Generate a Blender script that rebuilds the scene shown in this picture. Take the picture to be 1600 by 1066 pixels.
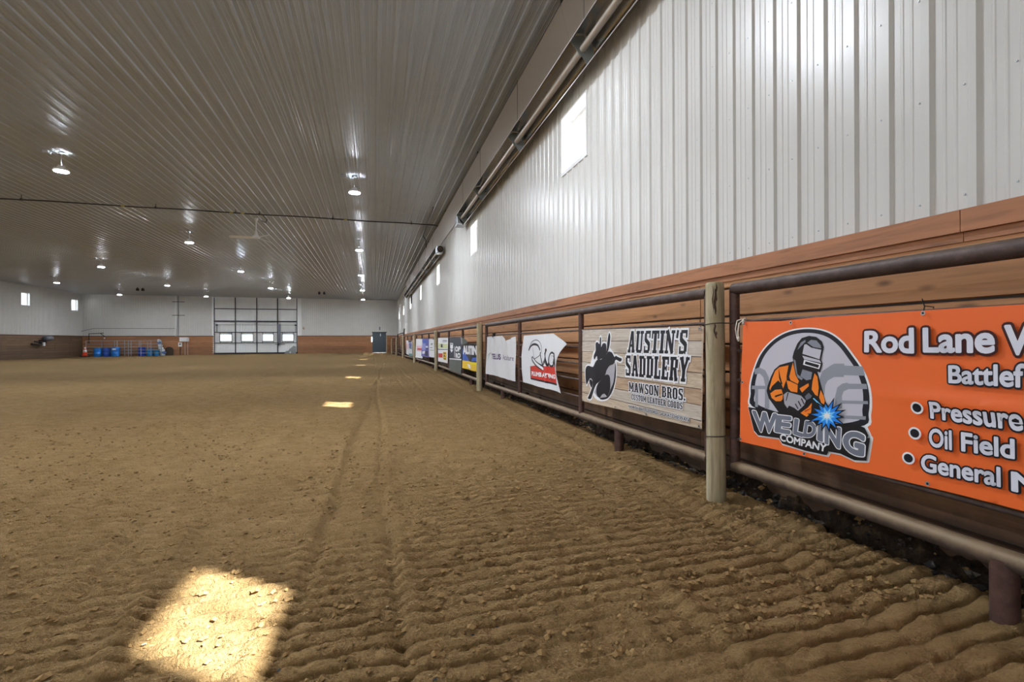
import bpy, bmesh, math, random
import numpy as np
from mathutils import Vector, Matrix

random.seed(7)
for o in list(bpy.data.objects):
    bpy.data.objects.remove(o)
S = bpy.context.scene
COL = S.collection
PI = math.pi

# ------------------------------------------------------------------ camera
EYE = 1.28
YAW = math.atan(216.5 / 790.0)
cam_d = bpy.data.cameras.new('camera')
cam_d.sensor_width = 36.0
cam_d.lens = 790.0 / 1600.0 * 36.0
cam_d.clip_start = 0.05
cam_d.clip_end = 400
cam = bpy.data.objects.new('camera', cam_d)
COL.objects.link(cam)
cam.matrix_world = (Matrix.Translation((0, 0, EYE)) @ Matrix.Rotation(-YAW, 4, 'Z')
                    @ Matrix.Rotation(PI / 2, 4, 'X') @ Matrix.Rotation(-0.0042, 4, 'Z'))
S.camera = cam

# ------------------------------------------------------------------ light and exposure
S.view_settings.view_transform = 'Standard'
S.view_settings.look = 'None'
S.view_settings.gamma = 1.0
S.view_settings.use_curve_mapping = False
S.view_settings.exposure = 0.20
S.cycles.sample_clamp_indirect = 6.0
S.cycles.max_bounces = 10
S.cycles.diffuse_bounces = 6
LAMP = 1080.0       # emission of one lamp lens
SKY = 3.2
SUN = 38.0
world = bpy.data.worlds.new('world')
S.world = world
world.use_nodes = True
wn = world.node_tree
bg = wn.nodes['Background']
bg.inputs[0].default_value = (0.86, 0.93, 1.0, 1)
bg.inputs[1].default_value = SKY
sun_d = bpy.data.lights.new('sun', 'SUN')
sun_d.energy = SUN
sun_d.angle = math.radians(1.0)
sun_d.color = (1.0, 0.965, 0.93)
sun = bpy.data.objects.new('sun', sun_d)
COL.objects.link(sun)
sun.location = (30, -20, 40)
sun.rotation_euler = Vector((-3.8, 3.0, -4.4)).to_track_quat('-Z', 'Y').to_euler()

# ------------------------------------------------------------------ materials
M = {}


def mat(name, col, rough=0.6, metal=0.0, spec=0.5):
    m = bpy.data.materials.new(name)
    m.use_nodes = True
    b = m.node_tree.nodes['Principled BSDF']
    b.inputs['Base Color'].default_value = (*col, 1)
    b.inputs['Roughness'].default_value = rough
    b.inputs['Metallic'].default_value = metal
    b.inputs['Specular IOR Level'].default_value = spec
    M[name] = m
    return m


class NT:
    """small helper round a node tree"""
    def __init__(self, m):
        self.t = m.node_tree
        self.b = self.t.nodes['Principled BSDF']

    def n(self, kind, **kw):
        x = self.t.nodes.new(kind)
        for k, v in kw.items():
            if isinstance(k, str) and hasattr(x, k):
                setattr(x, k, v)
        return x

    def l(self, a, b):
        self.t.links.new(a, b)

    def coords(self, scale=(1, 1, 1), rot=(0, 0, 0), kind='Object'):
        tc = self.n('ShaderNodeTexCoord')
        mp = self.n('ShaderNodeMapping')
        mp.inputs['Scale'].default_value = scale
        mp.inputs['Rotation'].default_value = rot
        self.l(tc.outputs[kind], mp.inputs['Vector'])
        return mp.outputs[0]

    def noise(self, vec, scale, detail=4, rough=0.55, dist=0.0):
        x = self.n('ShaderNodeTexNoise')
        x.inputs['Scale'].default_value = scale
        x.inputs['Detail'].default_value = detail
        x.inputs['Roughness'].default_value = rough
        x.inputs['Distortion'].default_value = dist
        self.l(vec, x.inputs['Vector'])
        return x.outputs['Fac']

    def ramp(self, fac, stops):
        x = self.n('ShaderNodeValToRGB')
        cr = x.color_ramp
        while len(cr.elements) < len(stops):
            cr.elements.new(0.5)
        for e, (p, c) in zip(cr.elements, stops):
            e.position = p
            e.color = (*c, 1) if len(c) == 3 else c
        self.l(fac, x.inputs[0])
        return x.outputs[0]

    def mix(self, fac, a, b, mode='MIX'):
        x = self.n('ShaderNodeMix', data_type='RGBA', blend_type=mode)
        for s, v in ((x.inputs[0], fac), (x.inputs[6], a), (x.inputs[7], b)):
            if hasattr(v, 'is_output'):
                self.l(v, s)
            elif isinstance(v, (int, float)):
                s.default_value = v
            else:
                s.default_value = (*v, 1)
        return x.outputs[2]

    def math(self, op, a, b=0.0, c=0.0):
        x = self.n('ShaderNodeMath', operation=op)
        for s, v in zip(x.inputs, (a, b, c)):
            if hasattr(v, 'is_output'):
                self.l(v, s)
            else:
                s.default_value = v
        return x.outputs[0]

    def bump(self, h, strength=0.3, dist=0.02):
        x = self.n('ShaderNodeBump')
        x.inputs['Strength'].default_value = strength
        x.inputs['Distance'].default_value = dist
        self.l(h, x.inputs['Height'])
        self.l(x.outputs[0], self.b.inputs['Normal'])


def G(v):
    """sRGB 0..255 -> linear"""
    return tuple(((c / 255 + 0.055) / 1.055) ** 2.4 if c / 255 > 0.04045 else c / 255 / 12.92 for c in v)


# painted sheet metal
def sheet(name, col, rough):
    t = NT(mat(name, col, rough))
    v = t.coords((1, 1, 1))
    f = t.noise(v, 1.3, 3)
    t.l(t.ramp(f, [(0.3, tuple(c * 0.94 for c in col)), (0.7, col)]), t.b.inputs['Base Color'])
    t.l(t.math('MULTIPLY_ADD', t.noise(v, 3.0, 2), 0.12, rough - 0.06), t.b.inputs['Roughness'])


sheet('wall_metal', (0.62, 0.61, 0.577), 0.34)
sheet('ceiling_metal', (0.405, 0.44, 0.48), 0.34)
sheet('door_metal', (0.78, 0.785, 0.77), 0.4)


def planks(name, base, axis, dark_to=0.62):
    """stained boards; axis = direction of the grain; mud-stained lower boards"""
    t = NT(mat(name, base, 0.65))
    sc = (1, 1, 1)
    tc = t.n('ShaderNodeTexCoord')
    sx = t.n('ShaderNodeSeparateXYZ')
    t.l(tc.outputs['Object'], sx.inputs[0])
    row = t.math('FLOOR', t.math('DIVIDE', t.math('SUBTRACT', sx.outputs[2], 0.05), 0.24))
    along = sx.outputs[1] if axis == 'Y' else sx.outputs[0]
    seg = t.math('FLOOR', t.math('DIVIDE', t.math('SUBTRACT', along, 4.1), 4.95))
    cmb = t.n('ShaderNodeCombineXYZ')
    t.l(row, cmb.inputs[0]); t.l(seg, cmb.inputs[1])
    wn_ = t.n('ShaderNodeTexWhiteNoise')
    t.l(cmb.outputs[0], wn_.inputs['Vector'])
    off = t.n('ShaderNodeVectorMath', operation='MULTIPLY_ADD')
    t.l(wn_.outputs['Color'], off.inputs[0])
    off.inputs[1].default_value = (9, 9, 9)
    t.l(tc.outputs['Object'], off.inputs[2])
    mp = t.n('ShaderNodeMapping')
    mp.inputs['Scale'].default_value = (10, 0.55, 14) if axis == 'Y' else (0.55, 10, 14)
    t.l(off.outputs[0], mp.inputs[0])
    grain = t.noise(mp.outputs[0], 1.6, 8, 0.65, 1.2)
    mp2 = t.n('ShaderNodeMapping')
    mp2.inputs['Scale'].default_value = (6, 2.2, 6) if axis == 'Y' else (2.2, 6, 6)
    t.l(off.outputs[0], mp2.inputs[0])
    vo = t.n('ShaderNodeTexVoronoi')
    vo.inputs['Scale'].default_value = 1.1
    t.l(mp2.outputs[0], vo.inputs['Vector'])
    knot = t.ramp(vo.outputs['Distance'], [(0.06, (1, 1, 1)), (0.17, (0, 0, 0))])
    b = base
    c = t.ramp(grain, [(0.25, tuple(x * 0.48 for x in b)), (0.48, tuple(x * 0.92 for x in b)), (0.75, tuple(x * 1.3 for x in b))])
    c = t.mix(t.math('MULTIPLY', wn_.outputs['Value'], 0.6), c, tuple(x * 0.5 for x in b))
    c = t.mix(t.math('MULTIPLY', knot, 0.75), c, tuple(x * 0.16 for x in b))
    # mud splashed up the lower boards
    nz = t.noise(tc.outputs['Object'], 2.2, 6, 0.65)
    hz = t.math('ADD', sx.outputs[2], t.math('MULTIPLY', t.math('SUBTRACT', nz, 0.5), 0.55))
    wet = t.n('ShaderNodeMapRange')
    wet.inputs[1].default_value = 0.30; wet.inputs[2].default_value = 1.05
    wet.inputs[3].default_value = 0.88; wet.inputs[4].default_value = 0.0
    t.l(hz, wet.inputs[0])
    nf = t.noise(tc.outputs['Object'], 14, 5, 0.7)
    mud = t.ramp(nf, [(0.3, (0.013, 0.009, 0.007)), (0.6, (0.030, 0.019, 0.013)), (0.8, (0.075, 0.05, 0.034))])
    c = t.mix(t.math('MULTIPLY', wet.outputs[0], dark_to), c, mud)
    t.l(c, t.b.inputs['Base Color'])
    t.bump(grain, 0.25, 0.004)


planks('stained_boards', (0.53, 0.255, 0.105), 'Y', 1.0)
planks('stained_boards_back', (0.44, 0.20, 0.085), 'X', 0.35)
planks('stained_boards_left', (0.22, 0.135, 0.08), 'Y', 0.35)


def wood_cap(name, base, axis):
    t = NT(mat(name, base, 0.6))
    v = t.coords((8, 0.6, 8) if axis == 'Y' else (0.6, 8, 8))
    g = t.noise(v, 2.0, 8, 0.65, 1.0)
    t.l(t.ramp(g, [(0.28, tuple(x * 0.5 for x in base)), (0.5, base), (0.75, tuple(x * 1.25 for x in base))]), t.b.inputs['Base Color'])
    t.bump(g, 0.2, 0.003)


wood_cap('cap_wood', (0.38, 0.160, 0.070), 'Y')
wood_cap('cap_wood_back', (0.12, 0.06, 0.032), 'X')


def dirt():
    t = NT(mat('arena_dirt', (0.2, 0.13, 0.07), 1.0, 0, 0.1))
    v = t.coords()
    big = t.noise(v, 0.35, 4, 0.6)
    mid = t.noise(v, 6, 6, 0.65)
    crumb = t.noise(v, 24, 5, 0.7)
    fine = t.noise(v, 60, 4, 0.7)
    c = t.ramp(mid, [(0.28, (0.29, 0.183, 0.078)), (0.5, (0.38, 0.245, 0.108)), (0.75, (0.48, 0.318, 0.15))])
    c = t.mix(t.math('MULTIPLY', big, 0.45), c, (0.27, 0.168, 0.070))
    c = t.mix(t.math('MULTIPLY', t.ramp(fine, [(0.35, (1, 1, 1)), (0.5, (0, 0, 0))]), 0.24), c, (0.12, 0.075, 0.034))
    vo = t.n('ShaderNodeTexVoronoi')
    vo.inputs['Scale'].default_value = 26
    t.l(v, vo.inputs['Vector'])
    sp = t.ramp(vo.outputs['Distance'], [(0.05, (1, 1, 1)), (0.09, (0, 0, 0))])
    wv = t.n('ShaderNodeTexWhiteNoise')
    t.l(vo.outputs['Position'], wv.inputs['Vector'])
    keep = t.math('GREATER_THAN', wv.outputs['Value'], 0.86)
    c = t.mix(t.math('MULTIPLY', sp, keep), c, (0.46, 0.36, 0.22))
    keep2 = t.math('LESS_THAN', wv.outputs['Value'], 0.12)
    c = t.mix(t.math('MULTIPLY', sp, keep2), c, (0.035, 0.022, 0.014))
    # dimmer far light painted into the dirt colour, darker with distance
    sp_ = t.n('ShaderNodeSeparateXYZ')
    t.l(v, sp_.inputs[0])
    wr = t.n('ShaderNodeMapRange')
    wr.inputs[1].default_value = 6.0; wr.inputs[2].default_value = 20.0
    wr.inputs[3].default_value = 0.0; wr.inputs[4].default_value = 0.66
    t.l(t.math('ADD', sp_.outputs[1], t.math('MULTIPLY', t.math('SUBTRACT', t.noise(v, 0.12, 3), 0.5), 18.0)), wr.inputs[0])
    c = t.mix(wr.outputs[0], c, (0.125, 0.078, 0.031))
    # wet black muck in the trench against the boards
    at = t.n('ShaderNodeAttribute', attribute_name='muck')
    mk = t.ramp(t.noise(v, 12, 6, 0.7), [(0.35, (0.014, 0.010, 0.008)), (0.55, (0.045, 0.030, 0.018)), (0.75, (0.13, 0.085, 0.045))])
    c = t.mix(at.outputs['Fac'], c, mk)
    t.l(c, t.b.inputs['Base Color'])
    h = t.math('ADD', t.math('MULTIPLY', crumb, 1.0), t.math('MULTIPLY', fine, 0.45))
    t.bump(h, 1.0, 0.05)


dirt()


def rust(name, base, dusty):
    t = NT(mat(name, base, 0.55, 0.25, 0.4))
    v = t.coords()
    n1 = t.noise(v, 9, 6, 0.7)
    n2 = t.noise(v, 40, 4, 0.7)
    c = t.ramp(n1, [(0.3, tuple(x * 0.55 for x in base)), (0.55, base), (0.8, tuple(min(1, x * 1.7) for x in base))])
    c = t.mix(t.math('MULTIPLY', t.ramp(n2, [(0.55, (0, 0, 0)), (0.7, (1, 1, 1))]), 0.5), c, (0.14, 0.09, 0.07))
    gm = t.n('ShaderNodeNewGeometry')
    sp = t.n('ShaderNodeSeparateXYZ')
    t.l(gm.outputs['Normal'], sp.inputs[0])
    mr = t.n('ShaderNodeMapRange')
    mr.inputs[1].default_value = -0.35 if dusty > 0.7 else 0.35
    mr.inputs[2].default_value = 0.55 if dusty > 0.7 else 1.0
    mr.inputs[3].default_value = 0; mr.inputs[4].default_value = dusty
    t.l(t.math('ADD', sp.outputs[2], t.math('MULTIPLY', t.math('SUBTRACT', n1, 0.5), 1.1)), mr.inputs[0])
    c = t.mix(mr.outputs[0], c, (0.235, 0.165, 0.095))
    t.l(c, t.b.inputs['Base Color'])
    t.bump(n2, 0.2, 0.003)


rust('pipe_steel', (0.092, 0.062, 0.055), 0.36)
rust('pipe_steel_dusty', (0.092, 0.066, 0.055), 0.93)
rust('pipe_upright', (0.100, 0.052, 0.042), 0.3)


def post_wood():
    b = (0.33, 0.285, 0.19)
    t = NT(mat('weathered_post', b, 0.8, 0, 0.2))
    v = t.coords((14, 14, 1.1))
    g = t.noise(v, 1.6, 9, 0.68, 0.8)
    v2 = t.coords((1, 1, 1))
    blot = t.noise(v2, 3.5, 4, 0.6)
    c = t.ramp(g, [(0.27, (0.20, 0.155, 0.095)), (0.45, (0.40, 0.335, 0.215)), (0.75, (0.58, 0.51, 0.36))])
    c = t.mix(t.math('MULTIPLY', t.ramp(blot, [(0.5, (0, 0, 0)), (0.68, (1, 1, 1))]), 0.5), c, (0.29, 0.28, 0.17))
    vo = t.n('ShaderNodeTexVoronoi')
    vo.inputs['Scale'].default_value = 5.5
    t.l(t.coords((1, 1, 0.8)), vo.inputs['Vector'])
    c = t.mix(t.math('MULTIPLY', t.ramp(vo.outputs['Distance'], [(0.05, (1, 1, 1)), (0.1, (0, 0, 0))]), 0.85), c, (0.035, 0.022, 0.013))
    t.l(c, t.b.inputs['Base Color'])
    t.bump(g, 0.5, 0.006)


post_wood()
mat('bark_scar', (0.075, 0.045, 0.03), 0.9)


def vinyl(name, rgb, rough=0.42):
    mat(name, G(rgb), rough, 0, 0.4)


for n_, c_ in dict(v_orange=(240, 110, 50), v_navy=(24, 26, 38), v_black=(17, 17, 20), v_white=(236, 237, 240), v_lilac=(196, 194, 205),
                   v_pipe=(146, 150, 160), v_suit=(22, 20, 24), v_suit_orange=(245, 134, 40), v_suit_deep=(196, 78, 30), v_glove=(168, 166, 174),
                   v_steel=(104, 108, 120), v_letter=(116, 122, 136), v_hgrey=(134, 138, 150), v_blue=(32, 134, 235), v_cyan=(120, 205, 255),
                   v_maroon=(60, 14, 12), v_text=(226, 228, 240), v_ink=(22, 24, 34), v_cloth=(226, 227, 230), v_red=(205, 52, 42),
                   v_purple=(62, 38, 100), v_green=(70, 120, 90), v_darkblue=(28, 34, 78), v_midblue=(60, 100, 190), v_yellow=(240, 200, 60),
                   v_slate=(44, 52, 66), v_graygreen=(92, 98, 94), v_lime=(216, 222, 168), v_periwinkle=(96, 100, 180), v_lightperi=(150, 155, 215),
                   v_pink=(226, 190, 200), v_teal=(96, 140, 140), v_brightyellow=(240, 220, 40)).items():
    vinyl(n_, c_)


def print_wood(name, a, b_):
    t = NT(mat(name, a, 0.5))
    g = t.noise(t.coords((3, 0.9, 16)), 2.2, 8, 0.7, 1.5)
    t.l(t.ramp(g, [(0.3, b_), (0.5, a), (0.72, tuple(min(1, x * 1.35) for x in a))]), t.b.inputs['Base Color'])


print_wood('print_plank_pale', (0.53, 0.43, 0.32), (0.33, 0.22, 0.14))
print_wood('print_plank_tan', (0.44, 0.31, 0.205), (0.27, 0.16, 0.09))
print_wood('print_plank_grey', (0.50, 0.44, 0.37), (0.34, 0.26, 0.19))

mat('dark_steel', (0.030, 0.031, 0.033), 0.45, 0.6)
mat('black_iron', (0.018, 0.018, 0.018), 0.5, 0.3)
mat('gas_yellow', (0.45, 0.40, 0.10), 0.5)
mat('galvanised', (0.50, 0.52, 0.54), 0.38, 0.85)
mat('gate_grey', (0.36, 0.38, 0.40), 0.45, 0.3)
mat('polished_aluminium', (0.55, 0.54, 0.53), 0.16, 1.0)
mat('bright_lip', (0.85, 0.86, 0.88), 0.4, 0.1)
mat('shield_metal', (0.42, 0.37, 0.31), 0.38, 0.35)
mat('heater_tube', (0.55, 0.49, 0.41), 0.38, 0.6)
mat('heater_tube_hot', (0.40, 0.17, 0.06), 0.35, 0.8)
mat('bracket_grey', (0.20, 0.215, 0.21), 0.5, 0.5)
mat('white_paint', (0.82, 0.82, 0.81), 0.4)
mat('white_vinyl', (0.86, 0.86, 0.86), 0.35)
mat('blue_light', G((28, 110, 190)), 0.35)
mat('blue_mid', G((36, 78, 165)), 0.35)
mat('blue_deep', G((20, 58, 170)), 0.35)
mat('blue_teal', G((30, 120, 175)), 0.35)
mat('cone_orange', G((235, 70, 35)), 0.5)
mat('rubber_black', (0.012, 0.012, 0.013), 0.7)
mat('door_slate', (0.060, 0.082, 0.10), 0.25, 0.2)
mat('dark_gap', (0.01, 0.01, 0.01), 0.9)
mat('concrete', (0.06, 0.055, 0.05), 0.9)
mat('beige_plastic', (0.55, 0.45, 0.33), 0.5)
mat('rope_white', (0.75, 0.71, 0.62), 0.8)
mat('wire_grey', (0.10, 0.09, 0.08), 0.5, 0.7)
mat('stone_grey', (0.26, 0.27, 0.27), 0.9)
mat('bag_white', (0.75, 0.78, 0.82), 0.5)
mat('bag_blue', (0.12, 0.2, 0.45), 0.5)
mat('brown_rubber', (0.055, 0.035, 0.022), 0.8)
mat('motor_grey', (0.16, 0.17, 0.20), 0.4, 0.5)
mat('rust_red', (0.22, 0.06, 0.03), 0.6)
m_ = mat('lamp_light', (1, 1, 1), 0.3)
m_.node_tree.nodes['Principled BSDF'].inputs['Emission Color'].default_value = (0.89, 0.955, 1.05, 1)
m_.node_tree.nodes['Principled BSDF'].inputs['Emission Strength'].default_value = LAMP
# clear glazing
m_ = bpy.data.materials.new('glazing'); M['glazing'] = m_
m_.use_nodes = True
nt = m_.node_tree
nt.nodes.remove(nt.nodes['Principled BSDF'])
tr = nt.nodes.new('ShaderNodeBsdfTransparent'); tr.inputs[0].default_value = (0.93, 0.95, 0.95, 1)
gl = nt.nodes.new('ShaderNodeBsdfGlossy'); gl.inputs['Roughness'].default_value = 0.02
fr = nt.nodes.new('ShaderNodeFresnel'); fr.inputs[0].default_value = 1.45
mx = nt.nodes.new('ShaderNodeMixShader')
gm_ = nt.nodes.new('ShaderNodeNewGeometry'); io = nt.nodes.new('ShaderNodeMath'); io.operation = 'MULTIPLY_ADD'
io.inputs[1].default_value = 1 / 1.45 - 1.45; io.inputs[2].default_value = 1.45   # same reflection at both faces of the pane
nt.links.new(gm_.outputs['Backfacing'], io.inputs[0]); nt.links.new(io.outputs[0], fr.inputs[0])
nt.links.new(fr.outputs[0], mx.inputs[0]); nt.links.new(tr.outputs[0], mx.inputs[1]); nt.links.new(gl.outputs[0], mx.inputs[2])
nt.links.new(mx.outputs[0], nt.nodes['Material Output'].inputs[0])


# ------------------------------------------------------------------ mesh building helpers
class MB:
    def __init__(self):
        self.v = []; self.f = []; self.m = []; self.smooth = []

    def add(self, vs, fs, mi=0, smooth=False):
        o = len(self.v)
        self.v += [tuple(x) for x in vs]
        self.f += [tuple(i + o for i in f) for f in fs]
        self.m += [mi] * len(fs); self.smooth += [smooth] * len(fs)
        return self

    def box(self, a, b, mi=0):
        (x0, y0, z0), (x1, y1, z1) = a, b
        vs = [(x0, y0, z0), (x1, y0, z0), (x1, y1, z0), (x0, y1, z0), (x0, y0, z1), (x1, y0, z1), (x1, y1, z1), (x0, y1, z1)]
        return self.add(vs, [(0, 3, 2, 1), (4, 5, 6, 7), (0, 1, 5, 4), (1, 2, 6, 5), (2, 3, 7, 6), (3, 0, 4, 7)], mi)

    def bbox(self, a, b, r=0.01, mi=0):
        """box with chamfered edges along its longest axis and ends"""
        bm = bmesh.new()
        bmesh.ops.create_cube(bm, size=1)
        for v in bm.verts:
            for k in range(3):
                v.co[k] = a[k] if v.co[k] < 0 else b[k]
        bmesh.ops.bevel(bm, geom=bm.edges[:], offset=r, segments=2, affect='EDGES', profile=0.5)
        bm.verts.index_update()
        self.add([v.co[:] for v in bm.verts], [[v.index for v in f.verts] for f in bm.faces], mi)
        bm.free()
        return self

    def tube(self, pts, r, n=12, mi=0, caps=True, closed=False):
        pts = [Vector(p) for p in pts]
        rs = r if isinstance(r, (list, tuple)) else [r] * len(pts)
        N = len(pts)
        rings = []
        up = None
        for i, p in enumerate(pts):
            if closed:
                d = (pts[(i + 1) % N] - pts[i - 1])
            else:
                d = pts[min(i + 1, N - 1)] - pts[max(i - 1, 0)]
            d.normalize()
            if up is None:
                up = Vector((0, 0, 1)) if abs(d.z) < 0.9 else Vector((1, 0, 0))
            a = up - d * up.dot(d)
            if a.length < 1e-5:
                a = d.orthogonal()
            a.normalize(); up = a
            b = d.cross(a)
            rings.append([p + (a * math.cos(2 * PI * k / n) + b * math.sin(2 * PI * k / n)) * rs[i] for k in range(n)])
        vs = [q for rg in rings for q in rg]
        fs = []
        for i in range(N if closed else N - 1):
            j = (i + 1) % N
            for k in range(n):
                fs.append((i * n + k, i * n + (k + 1) % n, j * n + (k + 1) % n, j * n + k))
        self.add(vs, fs, mi, True)
        if caps and not closed:
            o = len(self.v)
            self.add(rings[0], [tuple(reversed(range(n)))], mi)
            self.add(rings[-1], [tuple(range(n))], mi)
        return self

    def lathe(self, prof, c=(0, 0, 0), n=24, mi=0, axis='Z', smooth=True, cap=True):
        vs = []
        for r, h in prof:
            for k in range(n):
                a = 2 * PI * k / n
                p = (r * math.cos(a), r * math.sin(a), h)
                if axis == 'X':
                    p = (p[2], p[0], p[1])
                elif axis == 'Y':
                    p = (p[0], p[2], p[1])
                vs.append((p[0] + c[0], p[1] + c[1], p[2] + c[2]))
        fs = []
        for i in range(len(prof) - 1):
            for k in range(n):
                fs.append((i * n + k, i * n + (k + 1) % n, (i + 1) * n + (k + 1) % n, (i + 1) * n + k))
        if cap:
            fs.append(tuple(reversed(range(n))))
            fs.append(tuple(range((len(prof) - 1) * n, len(prof) * n)))
        return self.add(vs, fs, mi, smooth)

    def blob(self, c, r, seed=0, sub=2, rough=0.25, mi=0):
        bm = bmesh.new()
        bmesh.ops.create_icosphere(bm, subdivisions=sub, radius=1)
        rnd = random.Random(seed)
        ph = [rnd.uniform(0, 6.28) for _ in range(6)]
        for v in bm.verts:
            x, y, z = v.co
            k = 1 + rough * (math.sin(3 * x + ph[0]) * math.cos(4 * y + ph[1]) + 0.6 * math.sin(7 * z + ph[2] + 3 * x) * math.cos(6 * y + ph[3]))
            v.co = Vector((x * r[0] * k + c[0], y * r[1] * k + c[1], z * r[2] * k + c[2]))
        bm.verts.index_update()
        self.add([v.co[:] for v in bm.verts], [[v.index for v in f.verts] for f in bm.faces], mi, True)
        bm.free()
        return self

    def extrude_profile(self, prof2, fn0, fn1, mi=0, closed=False, smooth=False):
        """sweep a 2-D profile between two placing functions"""
        a = [fn0(*p) for p in prof2]; b = [fn1(*p) for p in prof2]
        n = len(prof2)
        fs = [(i, (i + 1) % n, n + (i + 1) % n, n + i) for i in range(n if closed else n - 1)]
        if closed:
            fs += [tuple(reversed(range(n))), tuple(range(n, 2 * n))]
        return self.add(a + b, fs, mi, smooth)

    def build(self, name, mats, parent=None, loc=None, kind=None, label=None):
        me = bpy.data.meshes.new(name)
        L = Vector(loc) if loc is not None else (Vector(parent['_o']) if parent is not None and '_o' in parent else Vector((0, 0, 0)))
        me.from_pydata([(x - L.x, y - L.y, z - L.z) for x, y, z in self.v], [], self.f)
        for n_ in (mats if isinstance(mats, (list, tuple)) else [mats]):
            me.materials.append(M[n_])
        me.polygons.foreach_set('material_index', self.m)
        me.polygons.foreach_set('use_smooth', self.smooth)
        me.update()
        o = bpy.data.objects.new(name, me)
        COL.objects.link(o)
        if parent is not None:
            o.parent = parent
            o['_o'] = list(L)
        else:
            o.location = L
            o['_o'] = list(L)
        if kind: o['kind'] = kind
        if label: o['label'] = label
        return o


def thing(name, label, cat, loc=(0, 0, 0), group=None):
    o = bpy.data.objects.new(name, None)
    o.empty_display_size = 0.1
    COL.objects.link(o)
    o.location = loc
    o['_o'] = list(loc)
    return tag(o, label, cat, group)


def tag(o, label, cat, group=None):
    o['label'] = label; o['category'] = cat
    if group: o['group'] = group
    return o


def dup(root, loc, label):
    r = root.copy(); COL.objects.link(r); r.location = loc; r['label'] = label
    for ch in list(root.children):
        c = ch.copy(); COL.objects.link(c); c.parent = r
        for g_ in ch.children:
            d = g_.copy(); COL.objects.link(d); d.parent = c
    return r


def sm(x, a, b):
    t = min(1, max(0, (x - a) / (b - a)))
    return t * t * (3 - 2 * t)


def gz(x, y):
    """level of the arena dirt"""
    return 0.07 - 0.17 * sm(y, 33, 62) - 0.12 * sm(-x, 14, 26) * sm(y, 35, 58)


# ------------------------------------------------------------------ setting: dimensions of the hall
XR, XL, YB, YN = 3.0, -30.6, 65.5, -9.0
def ceil_z(x): return 6.48 + 0.0035 * (3.0 - x)
def trim_z(y): return 1.945 + 0.0011 * y
WIN_R = [-0.52, 7.27, 15.25, 24.1, 33.2, 42.7, 52.6, 61.8]
WIN_W, WIN_Z0, WIN_Z1, WIN_D = 0.96, 4.02, 4.88, 0.22
WIN_L = [56.2, 64.1 - 0.05]


def rib_columns(a, b, pitch, phase, extra=()):
    """positions along the sheet and their rib height"""
    out = []
    k0 = math.floor((a - phase) / pitch) - 1
    k = k0
    while True:
        s = phase + k * pitch
        if s > b + pitch: break
        w = pitch / 0.2286
        for d, h in ((-0.034, 0), (-0.020, 0.019), (0.020, 0.019), (0.034, 0),
                     (0.076, 0), (0.082, 0.0035), (0.092, 0.0035), (0.098, 0),
                     (0.130, 0), (0.136, 0.0035), (0.146, 0.0035), (0.152, 0)):
            out.append((s + d * w, h))
        k += 1
    out = [(s, h) for s, h in out if a < s < b]
    pos = [s for s, _ in out]
    hs = [h for _, h in out]
    for e in (a, b) + tuple(extra):
        out.append((e, float(np.interp(e, pos, hs))))
    out.sort()
    return out


def ribbed_wall(name, place, a, b, pitch, phase, z0f, z1f, holes, matn, screws=None):
    """place(s, h, z): point of the sheet; holes = [(s0, s1, z0, z1)]"""
    mb = MB()
    ex = [e for h in holes for e in h[:2]]
    cols = rib_columns(a, b, pitch, phase, ex)
    for (s0, h0), (s1, h1) in zip(cols[:-1], cols[1:]):
        if s1 - s0 < 1e-6: continue
        mid = (s0 + s1) / 2
        spans = [(None, None)]
        hl = [h for h in holes if h[0] < mid < h[1]]
        zs = [(z0f(s0), z0f(s1)), (z1f(s0), z1f(s1))]
        if hl:
            parts = [(zs[0], (hl[0][2],) * 2), ((hl[0][3],) * 2, zs[1])]
        else:
            parts = [(zs[0], zs[1])]
        for lo, hi in parts:
            mb.add([place(s0, h0, lo[0]), place(s1, h1, lo[1]), place(s1, h1, hi[1]), place(s0, h0, hi[0])], [(0, 1, 2, 3)])
    if screws:
        for (s, z) in screws:
            c = [place(s + 0.006 * math.cos(i * PI / 3), 0.001, z + 0.006 * math.sin(i * PI / 3)) for i in range(6)]
            d = [place(s + 0.0045 * math.cos(i * PI / 3), 0.006, z + 0.0045 * math.sin(i * PI / 3)) for i in range(6)]
            mb.add(c + d, [tuple(range(6, 12))] + [(i, (i + 1) % 6, 6 + (i + 1) % 6, 6 + i) for i in range(6)], 1)
    return mb.build(name, [matn, 'galvanised'], kind='structure')


# right wall (white ribbed steel over the boards)
scr = []
k = 0
for i in range(-12, 130):
    s = 0.075 + i * 0.2265 - 0.0
    for z in (2.04, 2.62, 3.2, 3.78, 4.36, 4.94, 5.52, 6.1):
        if any(abs(s - c) < WIN_W / 2 + 0.06 and WIN_Z0 - 0.05 < z < WIN_Z1 + 0.05 for c in WIN_R): continue
        scr.append((s + 0.045, z))
ribbed_wall('wall_right', lambda s, h, z: (XR - h, s, z), YN, YB, 0.2265, 0.075, lambda s: 1.80, lambda s: 6.52,
            [(c - WIN_W / 2, c + WIN_W / 2, WIN_Z0, WIN_Z1) for c in WIN_R], 'wall_metal', scr)
WL_W, WL_Z0, WL_Z1 = 1.15, 4.72, 5.86
ribbed_wall('wall_left', lambda s, h, z: (XL + h, s, z), YN, YB, 0.2265, 0.0, lambda s: 1.85, lambda s: 6.62,
            [(c - WL_W / 2, c + WL_W / 2, WL_Z0, WL_Z1) for c in WIN_L if c + WL_W / 2 < YB], 'wall_metal')
DX0, DX1 = -17.82, -8.80      # overhead door
MX0, MX1, MZ = -0.12, 1.52, 2.42   # sliding door
FD0, FD1 = -16.0, -6.0       # unseen doorway added behind the camera to let in fill daylight
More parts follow.
